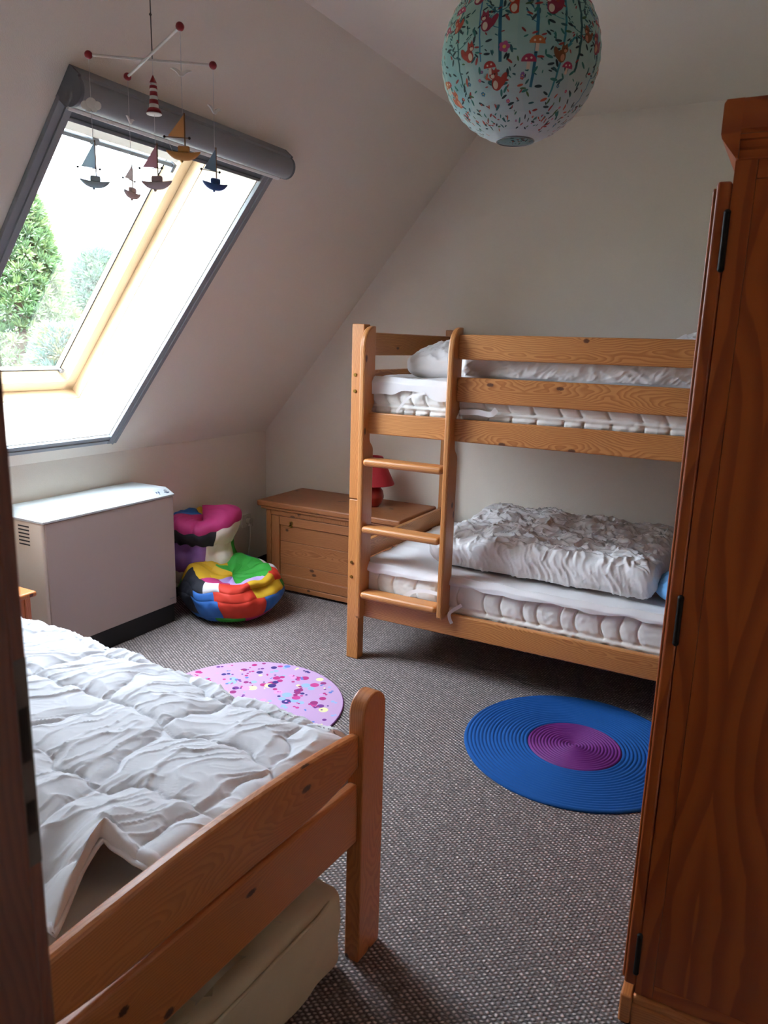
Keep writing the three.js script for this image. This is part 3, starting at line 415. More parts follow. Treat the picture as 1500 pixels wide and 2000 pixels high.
  const backF = (a, q) => { const [r, y] = pl(bp, q), lobe = Math.exp(-Math.pow((a - 6.28318 * Math.round(a / 6.28318) + 0.35) / 0.55, 2)) * smooth(0.55, 0.85, q); const dent = Math.exp(-Math.pow((a - 1.0) / 0.5, 2)) * smooth(0.6, 0.9, q); let rr = r * (1 + 0.06 * n3(Math.cos(a) * 1.4 + 5, Math.sin(a) * 1.4, q * 3) + 0.2 * lobe), yy = y + 0.055 * lobe - 0.03 * dent + 0.008 * n3(Math.cos(a) * 3, Math.sin(a) * 3 + 9, q * 5); rr -= 0.02 * Math.exp(-Math.pow((q - 0.5) / 0.05, 2)) * (0.5 + 0.5 * Math.sin(a * 5)) * smooth(0, 0.1, r); return [Math.max(-0.135, rr * Math.cos(a)), yy, rr * Math.sin(a)]; };
  bag(back, backF, [
    [0, 0.3, [[-30, 30, 'dkred'], [30, 130, 'cream'], [130, 230, 'blue'], [230, 330, 'blue']]],
    [0.3, 0.58, [[-55, -15, 'green'], [-15, 44, 'cream'], [44, 125, 'purple'], [125, 215, 'yellow'], [215, 305, 'white']]],
    [0.58, 0.73, [[-50, -22, 'green'], [-22, 30, 'cream'], [30, 120, 'black'], [120, 215, 'blue'], [215, 310, 'red']]],
    [0.73, 1, [[-70, 70, 'pink'], [70, 150, 'pink'], [150, 220, 'blue'], [220, 290, 'yellow']]]], -20);
}

// ------------------------------------------------------------------ rugs
{
  const t = thing('round_rug', 'round blue braided rug with a purple centre in front of the bunk bed', 'rug', [-0.546, 0, -2.52]);
  const coil = (r0, r1, n, edge) => { const p = []; if (edge) p.push([r0, 0.001]); for (let k = 0; k < n; k++) for (let s = 0; s < 6; s++) { const f = (k + s / 6) / n; p.push([lerp(r0, r1, f), 0.0075 + 0.004 * Math.abs(Math.sin(Math.PI * (s / 6)))]); } p.push([r1, 0.0075], [r1 + 0.0025, 0.004], [r1 + 0.001, 0]); return new THREE.LatheGeometry(p.reverse().map((q) => new THREE.Vector2(...q)), 160); };
  mesh('rug_border', coil(0.1665, 0.3955, 17), std({ color: '#004f97', roughness: 0.95, side: THREE.DoubleSide }), t); sub(mesh('rug_centre', coil(0.0005, 0.1645, 14), std({ color: '#6c1f76', roughness: 0.65, side: THREE.DoubleSide }), t), 'purple braided centre');
}
{
  const cv = document.createElement('canvas'); cv.width = cv.height = 1024; const c = cv.getContext('2d'), R = rng(19); c.fillStyle = '#b694b8'; c.fillRect(0, 0, 1024, 1024);
  const cols = ['#a8296f', '#a8296f', '#8c2a6a', '#b83a80', '#3a2b6e', '#2a2350', '#5a76b8', '#8aa7d4', '#d8d49a', '#c98fca', '#6b2f7a'];
  for (let k = 0; k < 340; k++) { const a = R() * 6.283, r = 490 * Math.sqrt(R()), s = R() < 0.6 ? 5 + R() * 7 : 10 + R() * 17; c.fillStyle = cols[Math.floor(R() * cols.length)]; const b = R() * 6.28; for (let m = 0; m < 1 + Math.floor(R() * 1.7); m++) { c.beginPath(); c.arc(512 + Math.cos(a) * r + m * s * 1.9 * Math.cos(b), 512 + Math.sin(a) * r + m * s * 1.9 * Math.sin(b), s * (1 - 0.25 * m), 0, 6.3); c.fill(); } }
  const map = new THREE.CanvasTexture(cv); map.colorSpace = THREE.SRGBColorSpace;
  const t = thing('round_rug', 'round pink rug with coloured dots beside the wooden bed', 'rug', [-1.762, 0, -2.161]);
  const top = new THREE.CircleGeometry(0.386, 96).rotateX(-Math.PI / 2).translate(0, 0.0085, 0);
  mesh('rug_pile', top, std({ map, roughness: 0.95 }), t); mesh('rug_edge', new THREE.LatheGeometry([[0.383, 0.0083], [0.3885, 0.0075], [0.3905, 0.004], [0.389, 0], [0.3, 0]].map((p) => new THREE.Vector2(...p)), 96), std({ color: '#7a4478', roughness: 0.9, side: THREE.DoubleSide }), t);
}

// ------------------------------------------------------------------ near bed
const BED = V(-0.722, 0, -1.378), BT = -3.5 * Math.PI / 180; // local x: foot at 0, head at -2.05; z: far side 0 to near side 0.99
const toBed = (o) => { o.position.copy(BED); o.rotation.y = BT; return o; };
{
  const t = toBed(thing('bed', 'wooden single bed with an arched footboard in the foreground', 'bed'));
  const postG = (x0, x1, z0, z1, h) => { const r = (z1 - z0) / 2, s = new THREE.Shape(); s.moveTo(z0, 0); s.lineTo(z1, 0); s.lineTo(z1, h - r); s.absarc((z0 + z1) / 2, h - r, r, 0, Math.PI); s.closePath(); return grain(extrude(s, x1 - x0, 0.004, 20).rotateY(-Math.PI / 2).translate(x1, 0, 0), 1); };
  mesh('post', postG(-0.04, 0, 0, 0.09, 0.665), M.bed, t); mesh('post', postG(-0.04, 0, 0.91, 1.0, 0.665), M.bed, t); mesh('post', postG(-2.05, -2.01, 0, 0.09, 0.8), M.bed, t); mesh('post', postG(-2.05, -2.01, 0.91, 1.0, 0.8), M.bed, t);
  const arch = (x0, x1, y0, ye, ym, yb, dipEnd) => { const s = new THREE.Shape(), n = 28; for (let i = 0; i <= n; i++) { const k = i / n, z = lerp(0.088, 0.912, k), w = Math.sin(Math.PI * k); const y = ye + (ym - ye) * Math.pow(w, 0.8); i ? s.lineTo(z, y) : s.moveTo(z, y); } for (let i = n; i >= 0; i--) { const k = i / n, z = lerp(0.088, 0.912, k); s.lineTo(z, y0 + dipEnd * Math.pow(1 - Math.sin(Math.PI * k), 3)); } s.closePath(); return grain(extrude(s, x1 - x0, 0.008, 2).rotateY(-Math.PI / 2).translate(x1, 0, 0), 2); };
  mesh('footboard_panel', arch(-0.036, -0.01, 0.468, 0.578, 0.606, 0, 0.034), M.bed, t); mesh('footboard_panel', board([-0.036, -0.01, 0.315, 0.462, 0.088, 0.912], 2, 0.009, 0.72, 0.55), M.bed, t);
  mesh('headboard_panel', arch(-2.046, -2.02, 0.55, 0.68, 0.73, 0, 0.03), M.bed, t); mesh('headboard_panel', board([-2.046, -2.02, 0.34, 0.54, 0.088, 0.912], 2, 0.009), M.bed, t);
  mesh('side_rail', board([-2.01, -0.04, 0.27, 0.4, 0.03, 0.055], 0, 0.005), M.bed, t); mesh('side_rail', board([-2.01, -0.04, 0.27, 0.4, 0.945, 0.97], 0, 0.005), M.bed, t);
  for (const z of [0.055, 0.925]) mesh('slat_ledge', board([-2.0, -0.05, 0.27, 0.292, z, z + 0.02], 0, 0.002), M.bed, t);
  for (let k = 0; k < 13; k++) mesh('slat', board([-0.14 - k * 0.148, -0.07 - k * 0.148, 0.292, 0.309, 0.056, 0.944], 2, 0.003), M.bed, t);
}
{ // mattress under the quilt
  const g = soft(1.94, 0.18, 0.87, [120, 16, 60], 0.045, (p, n) => 0.003 * n2(p.x * 8, p.z * 8 + p.y * 9) + 0.004 * Math.exp(-Math.pow((Math.abs(p.y) - 0.07) / 0.006, 2)) * (1 - Math.abs(n.y))), m = mesh('mattress', g.translate(-1.015, 0.341, 0.495), M.ticking); tag(toBed(m), 'pale mattress under the quilt on the wooden bed', 'mattress');
}
{ // quilt: quilted, wrinkled, tucked at the footboard, draped towards the door
  const top = 0.512, Z0 = -0.025, ZN = 0.6, f = (u, v) => {
    const a = u * 1.92, b = v * 0.76; let x, z, y = top, edge = 1;
    if (a < 0.15) { const k = a / 0.15 * Math.PI / 2; x = -0.052 - 0.085 * (1 - Math.cos(k)); y -= 0.13 * (1 - Math.sin(k)); edge = 0.35 + 0.65 * Math.sin(k); } else x = -0.137 - (a - 0.15);
    if (b < 0.1) { const k = b / 0.1 * Math.PI / 2; z = Z0 + 0.045 * (1 - Math.cos(k)) + 0.01 * n2(x * 6, 3); y -= 0.085 * (1 - Math.sin(k)) * (x > -0.16 ? 1 : 1); } else z = Z0 + 0.045 + (b - 0.1);
    z += 0.012 * n2(x * 4, 8.2) * (1 - smooth(0, 0.3, b));
    // near edge: rolls over and hangs to the mattress in folds, lifted into an arch close to the footboard
    const s = clamp((z - 0.55) / 0.18), arch = smooth(-0.275, -0.245, x), peak = Math.exp(-Math.pow((x + 0.262) / 0.03, 2));
    if (s > 0) { const fold = Math.sin(x * 52 + 1.2 * Math.sin(x * 17)), E = lerp(0.25 + 0.02 * fold, 0.035, arch); z = 0.55 + E * Math.pow(s, 0.85); y -= lerp(0.092, 0.028, arch) * Math.pow(s, lerp(0.9, 1.25, arch)) + 0.024 * fold * Math.sin(Math.PI * Math.min(1, s * 0.8)) * (1 - arch); x += 0.15 * s * (1 - arch) * smooth(-0.6, -0.3, x); y += 0.034 * peak * Math.sin(Math.PI * Math.min(1, s + 0.12)) + 0.016 * arch * Math.sin(Math.PI * s); }
    else y += 0.02 * peak * smooth(0.47, 0.55, z);
    const wz = z + 0.035 * n2(x * 3.1, z * 2.2) + 0.012 * n2(x * 10, z * 10), wx = x + 0.05 * n2(z * 3.3 + 4, x * 2.1) + 0.014 * n2(x * 9 + 7, z * 9);
    const dz = Math.abs(((wz / 0.205 + 0.35) % 1 + 1) % 1 - 0.5) * 0.205 * 2, dx = Math.abs(((wx / 0.27 + 0.1) % 1 + 1) % 1 - 0.5) * 0.27 * 2;
    const seam = Math.min(dz, dx), puff = 0.009 * (1 - Math.exp(-seam / 0.009)) + 0.007 * smooth(0, 0.09, seam);
    const q1 = wx * 0.92 + wz * 0.4, q2 = wz * 0.92 - wx * 0.4, r1 = Math.pow(ridge(q1 * 6.5, q2 * 2.2), 4), r2 = Math.pow(ridge(q1 * 14 + 4, q2 * 4.5 + 3), 4), r3 = Math.pow(ridge(q1 * 28 + 9, q2 * 11), 3);
    const wr = 0.0048 * r1 + 0.0038 * r2 * (1 - s) + 0.0026 * r3 * (0.3 + 0.7 * (1 - smooth(0, 0.08, seam))) + 0.005 * n2(x * 3.3, z * 3.3);
    return [x, y + (puff + wr) * edge * (1 - 0.75 * s), z];
  };
  const hem = []; for (let i = 6; i <= 100; i++) hem.push(f(i / 100, 1)); const m = mesh('quilt', [surface(f, 420, 230), tube(hem, 0.0055, 260, 6)], M.duvet); m.material = cloth('#dcdcdf'); tag(toBed(m), 'white quilted bedspread lying rumpled on the wooden bed', 'quilt');
}
{ // spare mattress on the floor below
  const t = toBed(thing('spare_mattress', 'cream folded mattress stored on the carpet under the wooden bed', 'mattress')), g = soft(0.74, 0.212, 0.76, [60, 20, 60], 0.035, (p, n) => 0.004 * n2(p.x * 7, p.z * 7 + p.y * 9)); mesh('mattress_body', g.translate(-0.395, 0.107, 0.49), M.calico, t);
  const path = []; for (const [x, z] of [[-0.7, 0.13], [-0.1, 0.117], [-0.045, 0.14], [-0.03, 0.19], [-0.026, 0.3], [-0.026, 0.7], [-0.03, 0.83]]) path.push([x, 0.198, z]); mesh('piping', tube(path, 0.004, 80, 6), M.calico, t);
  mesh('fabric_flap', surface((u, v) => [-0.17 + 0.1 * u, 0.217 + 0.012 * Math.sin(u * 5 + v) * Math.sin(v * 7), 0.33 + 0.26 * v - 0.05 * u], 16, 24), cloth('#c9bda4'), t); mesh('fabric_flap', surface((u, v) => [-0.1 + 0.045 * u, 0.218 + 0.008 * Math.sin(u * 4 + v * 3), 0.44 + 0.09 * v + 0.06 * u], 10, 12), cloth('#b5a685'), t);
}
{ // nightstand between bed and heater
  const t = thing('nightstand', 'small wooden nightstand between bed and storage heater', 'nightstand', [-2.63, 0, -1.66]);
  mesh('table_top', [board([-0.18, 0.17, 0.425, 0.447, -0.127, 0.125], 0, 0.009)], M.bed, t); for (const x of [-0.16, 0.125]) for (const z of [-0.11, 0.08]) mesh('leg', board([x, x + 0.026, 0, 0.425, z, z + 0.026], 1), M.bed, t);
  mesh('side_board', board([0.13, 0.147, 0.12, 0.425, -0.085, 0.08], 1), M.bed, t); mesh('side_board', board([-0.156, -0.14, 0.12, 0.425, -0.085, 0.08], 1), M.bed, t); mesh('shelf', board([-0.14, 0.13, 0.12, 0.137, -0.1, 0.1], 0), M.bed, t);
}

// ------------------------------------------------------------------ wardrobe
{
  const t = thing('wardrobe', 'tall reddish brown wooden wardrobe on the right edge', 'wardrobe', [-0.14, 0, -1.45]); // local: x into the wall, z towards the camera; side panel at z = 0, front at x = 0
  const D = 0.555, L = -0.9, q = (n, b, ax, r = 0.004, ov = null, p = t, m = M.red) => mesh(n, board(b, ax, r, ov), m, p);
  { const g = grain(box([0.0345, D - 0.0365, 0.11, 1.69, -0.02, -0.0012]), 1, 0.42, 0.42); mesh('side_panel', g, M.red, t); const p = g.attributes.position; }
  q('side_stile', [0, 0.034, 0.075, 1.72, -0.022, 0], 1, 0, 0.05); q('side_stile', [D - 0.036, D, 0.075, 1.72, -0.022, 0], 1, 0.004, 0.05);
  q('side_rail', [0.0345, D - 0.0365, 0.075, 0.1095, -0.022, -0.001], 0, 0.0015); q('side_rail', [0.0345, D - 0.0365, 1.6905, 1.72, -0.022, -0.001], 0, 0.0015);
  q('side_panel', [0, D, 0.075, 1.72, L, L + 0.02], 1); q('back_panel', [D - 0.01, D, 0.075, 1.72, L + 0.02, -0.022], 1); q('bottom_board', [0, D - 0.01, 0.075, 0.095, L + 0.02, -0.022], 2); q('top_board', [-0.001, D, 1.72, 1.742, L, 0], 2);
  for (const [z0, z1] of [[-0.448, 0.0], [L, -0.452]]) {
    const d = part('door', t), x0 = -0.025, x1 = -0.0008;
    q('door_stile', [x0, x1, 0.09, 1.69, z0, z0 + 0.07], 1, 0.005, 0.1, d); q('door_stile', [x0, x1, 0.09, 1.69, z1 - 0.07, z1], 1, 0.006, 0.1, d); q('door_rail', [x0, x1, 0.09, 0.18, z0 + 0.07, z1 - 0.07], 2, 0.004, 0.2, d); q('door_rail', [x0, x1, 1.6, 1.69, z0 + 0.07, z1 - 0.07], 2, 0.004, 0.2, d); q('door_panel', [x0 + 0.007, x1 - 0.004, 0.17, 1.61, z0 + 0.06, z1 - 0.06], 1, 0.003, 0.5, d);
    mesh('knob', new THREE.SphereGeometry(0.015, 16, 12).translate(x0 - 0.018, 0.9, z1 > -0.2 ? z0 + 0.03 : z1 - 0.03), M.red, d);
    if (z1 > -0.2) q('door_edge_bead', [x0 - 0.005, x0 + 0.002, 0.1, 1.68, z1 - 0.03, z1 - 0.004], 1, 0.003, 0.1, d);
  }
  for (const y of [1.594, 0.915, 0.172]) sub(mesh('hinge', [bar(V(-0.003, y - 0.043, 0.002), V(-0.003, y + 0.043, 0.002), 0.0055, 12), new THREE.SphereGeometry(0.006, 10, 8).translate(-0.003, y + 0.045, 0.002), new THREE.SphereGeometry(0.006, 10, 8).translate(-0.003, y - 0.045, 0.002)], M.iron, t), 'black barrel hinge');
  const prof = shapeOf([[0, 1.722], [-0.024, 1.753], [-0.026, 1.76], [-0.026, 1.806], [-0.022, 1.812], [0.004, 1.812], [0.004, 1.722]]);
  mesh('cornice', [grain(new THREE.ExtrudeGeometry(prof, { depth: -L + 0.012, bevelEnabled: false }).translate(0, 0, L), 2, 0.3)], M.red, t);
  const prof2 = shapeOf([[0, 1.735], [0.006, 1.738], [0.008, 1.748], [0.012, 1.75], [0.013, 1.757], [0.01, 1.759], [0.013, 1.765], [0.013, 1.806], [0.01, 1.812], [-0.02, 1.812], [-0.02, 1.735]]);
  mesh('cornice', grain(new THREE.ExtrudeGeometry(prof2, { depth: D - 0.004, bevelEnabled: false }).rotateY(Math.PI / 2).scale(1, 1, -1).translate(0.004, 0, 0), 0, 0.35), M.red, t); flip(t.children.at(-1).geometry);
  const bp = shapeOf([[-0.013, 0], [0.012, 0], [0.012, 0.055], [0.002, 0.075], [-0.013, 0.075]]);
  sub(mesh('plinth', [board([-0.028, -0.003, 0, 0.07, L, 0.012], 2, 0.006), board([-0.003, D, 0, 0.055, -0.012, 0.012], 0, 0.006), grain(box([-0.003, D, 0.05, 0.073, -0.012, 0.006], 0.007), 0)], M.bed, t), 'paler wooden plinth');
}

// ------------------------------------------------------------------ paper lantern
{
  const W = 2048, H = 1024, cv = document.createElement('canvas'); cv.width = W; cv.height = H; const c = cv.getContext('2d'), R = rng(31);
  const g = c.createLinearGradient(0, 0, 0, H); g.addColorStop(0, '#a8d0c0'); g.addColorStop(0.5, '#acd3cc'); g.addColorStop(0.75, '#bed8dc'); g.addColorStop(1, '#cddde5'); c.fillStyle = g; c.fillRect(0, 0, W, H);
  for (let k = 0; k < 26; k++) { c.fillStyle = `rgba(90,170,190,${0.05 + 0.1 * R()})`; c.beginPath(); c.ellipse(R() * W, H * (0.2 + 0.6 * R()), 50 + 80 * R(), 80 + 90 * R(), 0, 0, 6.3); c.fill(); }
  const leaf = (x, y, r, a, col) => { c.save(); c.translate(x, y); c.rotate(a); c.fillStyle = col; c.beginPath(); c.ellipse(0, -r, r * 0.34, r, 0, 0, 6.3); c.fill(); c.restore(); };
  for (let k = 0; k < 17; k++) { // thin trees
    const x = (k + 0.2 + 0.6 * R()) * W / 17, y1 = H * (0.6 + 0.22 * R()), y0 = H * (0.12 + 0.22 * R()), col = ['#1f6f8f', '#2c8a9e', '#1d5a63', '#3a7fae'][k % 4]; c.strokeStyle = col; c.lineWidth = 6 + 7 * R(); c.beginPath(); c.moveTo(x, y1); c.bezierCurveTo(x + 30 * (R() - 0.5), lerp(y1, y0, 0.3), x + 50 * (R() - 0.5), lerp(y1, y0, 0.7), x + 26 * (R() - 0.5), y0); c.stroke();
    c.lineWidth = 3; for (let b = 0; b < 9; b++) { const y = lerp(y0, y1, R() * 0.75), s = R() < 0.5 ? -1 : 1, L = 30 + 50 * R(); c.beginPath(); c.moveTo(x, y); c.quadraticCurveTo(x + s * L * 0.6, y - 4, x + s * L, y - 26 - 26 * R()); c.stroke(); for (let m = 0; m < 4; m++) leaf(x + s * L * (0.5 + 0.2 * m), y - 14 - 12 * m, 6 + 6 * R(), s * (0.4 + R()), R() < 0.7 ? col : '#173f44'); }
  }
  for (let k = 0; k < 1500; k++) { const y = H * (0.08 + 0.86 * R()), low = y > H * 0.68; leaf(R() * W, y, low ? 8 + 11 * R() : 6 + 11 * R(), R() * 6.3, ['#1d3a44', '#27616b', '#2d7a76', '#15303c', '#a33a3a', '#4a6f4a', '#c0563f'][Math.floor(R() * (low ? 7 : 5.3))]); }
  const critter = (x, y, s, col, belly) => { c.save(); c.translate(x, y); c.scale(R() < 0.5 ? -s : s, s); c.fillStyle = col; c.beginPath(); c.ellipse(0, 0, 17, 21, 0.2, 0, 6.3); c.fill(); c.beginPath(); c.ellipse(20, -8, 9, 22, 0.5, 0, 6.3); c.fill(); c.beginPath(); c.arc(-8, -24, 13, 0, 6.3); c.fill(); c.beginPath(); c.moveTo(-18, -32); c.lineTo(-15, -46); c.lineTo(-7, -36); c.moveTo(-5, -36); c.lineTo(1, -45); c.lineTo(4, -30); c.fill(); c.fillStyle = belly; c.beginPath(); c.ellipse(-5, 4, 8, 12, 0, 0, 6.3); c.fill(); c.beginPath(); c.arc(-11, -20, 6, 0, 6.3); c.fill(); c.fillStyle = '#1c1512'; c.beginPath(); c.arc(-12, -26, 1.8, 0, 6.3); c.arc(-4, -26, 1.8, 0, 6.3); c.fill(); c.restore(); };
  const mush = (x, y, s, col) => { c.fillStyle = '#e6d3c2'; c.fillRect(x - 4 * s, y, 8 * s, 18 * s); c.fillStyle = col; c.beginPath(); c.arc(x, y + 2, 17 * s, Math.PI, 0); c.fill(); c.fillStyle = '#f1e2d4'; c.beginPath(); c.arc(x - 6 * s, y - 5 * s, 2.5 * s, 0, 6.3); c.arc(x + 5 * s, y - 7 * s, 2.5 * s, 0, 6.3); c.fill(); };
  const flower = (x, y, s, col) => { c.fillStyle = col; for (let m = 0; m < 5; m++) { c.beginPath(); c.arc(x + Math.cos(m * 1.257) * s, y + Math.sin(m * 1.257) * s, s * 0.75, 0, 6.3); c.fill(); } c.fillStyle = '#e8c76a'; c.beginPath(); c.arc(x, y, s * 0.55, 0, 6.3); c.fill(); };
  for (let k = 0; k < 64; k++) { const x = R() * W, y = H * (0.3 + 0.52 * R()), q = R(); if (q < 0.5) critter(x, y, 1.0 + 0.9 * R(), ['#c4432c', '#b23f34', '#8a5433', '#c9603a', '#9c2f4c'][Math.floor(R() * 5)], R() < 0.6 ? '#ecdcc8' : '#d99a7c'); else if (q < 0.75) mush(x, y, 1 + 0.9 * R(), ['#b8322e', '#b33a62', '#c9713c'][Math.floor(R() * 3)]); else flower(x, y, 8 + 9 * R(), ['#b23a4a', '#d77a4c', '#c2528a', '#8a5aa0'][Math.floor(R() * 4)]); }
  for (let k = 0; k < 40; k++) flower(R() * W, H * (0.66 + 0.26 * R()), 3 + 4 * R(), ['#b23a4a', '#c2528a', '#8a5aa0', '#3a7fae'][Math.floor(R() * 4)]);
  const map = new THREE.CanvasTexture(cv); map.colorSpace = THREE.SRGBColorSpace; map.wrapS = THREE.RepeatWrapping;
  const t = thing('paper_lantern', 'large round turquoise paper lantern printed with woodland animals, hanging from the ceiling', 'lamp', [-0.724, 2.12, -2.0], 0.3);
  const pts = [], n = 190, r0 = 0.198; for (let i = 0; i <= n; i++) { const a = lerp(Math.PI - 0.245, 0.22, i / n), rr = r0 * (1 - 0.008 * Math.abs(Math.sin(i / n * Math.PI * 19))); pts.push(new THREE.Vector2(Math.sin(a) * rr, Math.cos(a) * rr * 1.0)); }
  mesh('shade', new THREE.LatheGeometry(pts, 128), new THREE.MeshPhysicalMaterial({ map, roughness: 0.85, transmission: 0.3, thickness: 0, side: THREE.DoubleSide }), t);
  mesh('wire_frame', [new THREE.TorusGeometry(0.048, 0.0014, 6, 40).rotateX(Math.PI / 2).translate(0, -0.194, 0), new THREE.TorusGeometry(0.043, 0.0014, 6, 40).rotateX(Math.PI / 2).translate(0, 0.195, 0), bar(V(0.043, 0.195, 0), V(0.005, 0.16, 0), 0.0012), bar(V(-0.043, 0.195, 0), V(-0.005, 0.16, 0), 0.0012), bar(V(0.005, 0.16, 0), V(0.047, -0.194, 0), 0.0012), bar(V(-0.005, 0.16, 0), V(-0.047, -0.194, 0), 0.0012)], M.steel, t);
  mesh('bulb_holder', new THREE.CylinderGeometry(0.016, 0.019, 0.06, 18).translate(0, 0.13, 0), M.white, t); mesh('bulb', new THREE.SphereGeometry(0.03, 20, 16).translate(0, 0.075, 0), M.white, t);
  mesh('cord', bar(V(0, 0.16, 0), V(0, CEIL - 2.12 - 0.02, 0), 0.003), M.white, t); mesh('ceiling_rose', new THREE.LatheGeometry([[0, 0.358], [0.05, 0.358], [0.048, 0.344], [0.03, 0.326], [0.006, 0.322], [0, 0.322]].map((p) => new THREE.Vector2(...p)).reverse(), 32), M.white, t);
}

// ------------------------------------------------------------------ boat mobile
{
  const c0 = V(-1.336, 0, -1.351), t = thing('boat_mobile', 'hanging mobile of wooden sailing boats, gulls and a striped lighthouse in front of the window', 'mobile', [c0.x, 0, c0.z]);
  const L = (x, y, z) => V(x - c0.x, y, z - c0.z), e = { a: L(-1.441, 2.0, -1.269), b: L(-1.233, 2.0, -1.43), c: L(-1.168, 2.01, -1.259), d: L(-1.433, 1.985, -1.37) }, cc = V(0, 2.0, 0);
  const stick = std({ color: '#d8d5cf', roughness: 0.6 });
  mesh('hanging_string', [bar(V(0, 2.0, 0), V(-0.002, CEIL, 0), 0.0012, 6), new THREE.SphereGeometry(0.003, 8, 6).translate(-0.001, 2.09, 0)], M.cordDark, t); mesh('ceiling_hook', [new THREE.CylinderGeometry(0.008, 0.008, 0.004, 14).translate(0, CEIL - 0.002, 0)], M.white, t);
  mesh('crossbar', bar(e.a, e.b, 0.0028, 10), stick, t); mesh('crossbar', bar(e.c, e.d, 0.0032, 10), stick, t);
  for (const p of [e.a, e.b, e.c, e.d]) mesh('knob', new THREE.SphereGeometry(0.0085, 18, 14).translate(p.x, p.y, p.z), M.knobRed, t);
  const str = (p, y0, y1) => mesh('thread', bar(V(p.x, y0, p.z), V(p.x, y1, p.z), 0.0006, 5), M.thread, t);
  const gull = (p, y, turn, s = 1) => { const sh = new THREE.Shape(); sh.moveTo(-0.024 * s, 0.006 * s); sh.quadraticCurveTo(-0.012 * s, 0.012 * s, 0, 0.0); sh.quadraticCurveTo(0.012 * s, 0.012 * s, 0.024 * s, 0.006 * s); sh.quadraticCurveTo(0.012 * s, 0.003 * s, 0.004 * s, -0.007 * s); sh.lineTo(-0.004 * s, -0.007 * s); sh.quadraticCurveTo(-0.012 * s, 0.003 * s, -0.024 * s, 0.006 * s); const g = extrude(sh, 0.004, 0.0008, 8); g.rotateY(turn).translate(p.x, y, p.z); mesh('gull', g, M.white, t); };
  const cloud = (p, y, turn) => { const gs = [[-0.013, 0, 0.009], [0, 0.004, 0.012], [0.013, 0, 0.009], [-0.006, -0.007, 0.007], [0.007, -0.007, 0.007]].map(([x, yy, r]) => new THREE.SphereGeometry(r, 14, 10).scale(1, 1, 0.25).translate(x, yy, 0)); mesh('cloud', merge(gs).rotateY(turn).translate(p.x, y, p.z), M.white, t); };
  function boat(p, yTop, yHull, turn, cols, s = 1) { // sail top at yTop, hull centre at yHull
    const b = part('boat', t); b.position.set(p.x, yHull, p.z); b.rotation.y = turn; const H = yTop - yHull, hm = std({ color: cols[0], roughness: 0.6 }), sm = new THREE.MeshPhysicalMaterial({ color: cols[1], roughness: 0.9, transmission: 0.45, thickness: 0, side: THREE.DoubleSide }), wm = std({ color: '#7a5a3c', roughness: 0.6 });
    mesh('hull', surface((u, v) => { const k = u * 2 - 1, w = 0.011 * s * Math.pow(1 - Math.pow(Math.abs(k), 2.2), 0.6), a = v * Math.PI * 2, sh = 0.004 * s * k * k; return [k * 0.038 * s, sh + (Math.sin(a) > 0 ? Math.sin(a) * 0.003 * s : Math.sin(a) * 0.014 * s * (1 - Math.pow(Math.abs(k), 3))), Math.cos(a) * w]; }, 28, 18), hm, b);
    mesh('cabin', box([-0.012 * s, 0.014 * s, 0.002 * s, 0.017 * s, -0.006 * s, 0.006 * s], 0.004 * s), hm, b); mesh('keel_bead', new THREE.SphereGeometry(0.0035 * s, 8, 6).translate(-0.004 * s, -0.015 * s, 0), hm, b);
    mesh('mast', [bar(V(0.004 * s, 0.012 * s, 0), V(0.004 * s, H, 0), 0.0017 * s, 8), bar(V(-0.04 * s, 0.034 * s, 0), V(0.012 * s, 0.034 * s, 0), 0.0011 * s, 6)], wm, b);
    const sh = shapeOf([[0.003 * s, 0.035 * s], [0.003 * s, H * 0.97], [-0.033 * s, 0.036 * s]]); mesh('sail', extrude(sh, 0.0016, 0.0003).translate(0, 0, -0.0008), sm, b);
    mesh('bead', [new THREE.SphereGeometry(0.0032 * s, 8, 6).translate(-0.041 * s, 0.034 * s, 0), new THREE.SphereGeometry(0.0032 * s, 8, 6).translate(0.014 * s, 0.034 * s, 0)], M.iron, b); mesh('rigging', [bar(V(-0.036 * s, 0.034 * s, 0), V(-0.024 * s, 0.004 * s, 0), 0.0005, 4)], M.thread, b);
  }
  const F = 0.4937; // facing the camera
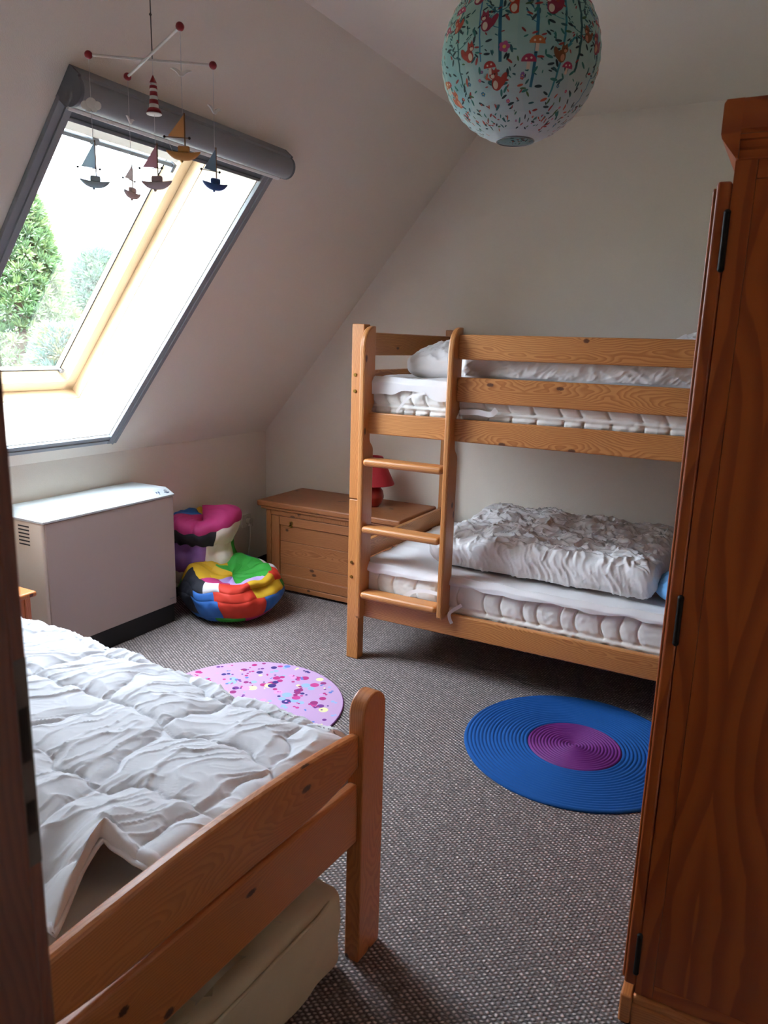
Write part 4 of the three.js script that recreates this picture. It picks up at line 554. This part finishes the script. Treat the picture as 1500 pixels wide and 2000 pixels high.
  str(e.a, 2.0, 1.83); cloud(e.a, 1.9, F + 0.1); boat(e.a, 1.83, 1.742, F + 0.5, ['#b9d6e4', '#d3e8f0'], 0.85);
  str(e.b, 2.0, 1.832); gull(e.b, 1.908, F + 1.1); boat(e.b, 1.832, 1.752, F + 0.75, ['#3c64a4', '#93a5b4'], 0.85);
  str(e.c, 2.01, 1.853); gull(e.c, 1.926, F + 0.4, 0.9); boat(e.c, 1.853, 1.776, F + 0.15, ['#cf9350', '#dcb07a'], 0.9);
  str(e.d, 1.985, 1.8); gull(e.d, 1.893, F + 1.5, 0.9); boat(e.d, 1.8, 1.735, F + 1.3, ['#e6d0cc', '#f0e6e2'], 0.85);
  str(cc, 2.0, 1.832); boat(cc, 1.832, 1.748, F - 0.1, ['#c3b2ba', '#d2aab4'], 0.95);
  const lh = part('lighthouse', t); lh.position.set(0, 1.893, 0); const prof = [[0, 0.072], [0.002, 0.072], [0.0085, 0.056], [0.006, 0.055], [0.0068, 0.05], [0.0068, 0.046], [0.0105, 0.012], [0.011, 0.01], [0.0165, 0.002], [0.017, 0], [0, 0]], seg = (a, b, r0, r1) => new THREE.LatheGeometry([[0, a], [r0, a], [r1, b], [0, b]].map((p) => new THREE.Vector2(...p)), 24);
  mesh('tower', seg(0, 0.062, 0.0112, 0.006), M.white, lh); mesh('roof', new THREE.ConeGeometry(0.0085, 0.018, 20).translate(0, 0.07, 0), M.knobRed, lh); mesh('base', seg(0.0, 0.01, 0.0175, 0.0125), M.knobRed, lh); mesh('base_plate', seg(-0.002, 0.0005, 0.0165, 0.0165), M.white, lh);
  for (const [y, h, r] of [[0.05, 0.006, 0.0086], [0.035, 0.009, 0.0088], [0.0185, 0.009, 0.0103]]) mesh('red_band', seg(y, y + h, r, r - 0.0008), M.knobRed, lh);
}

const renderer = new THREE.WebGLRenderer({ antialias: true });
renderer.toneMapping = THREE.LinearToneMapping; renderer.toneMappingExposure = EXPOSURE; renderer.shadowMap.enabled = true;
renderer.render(scene, camera);
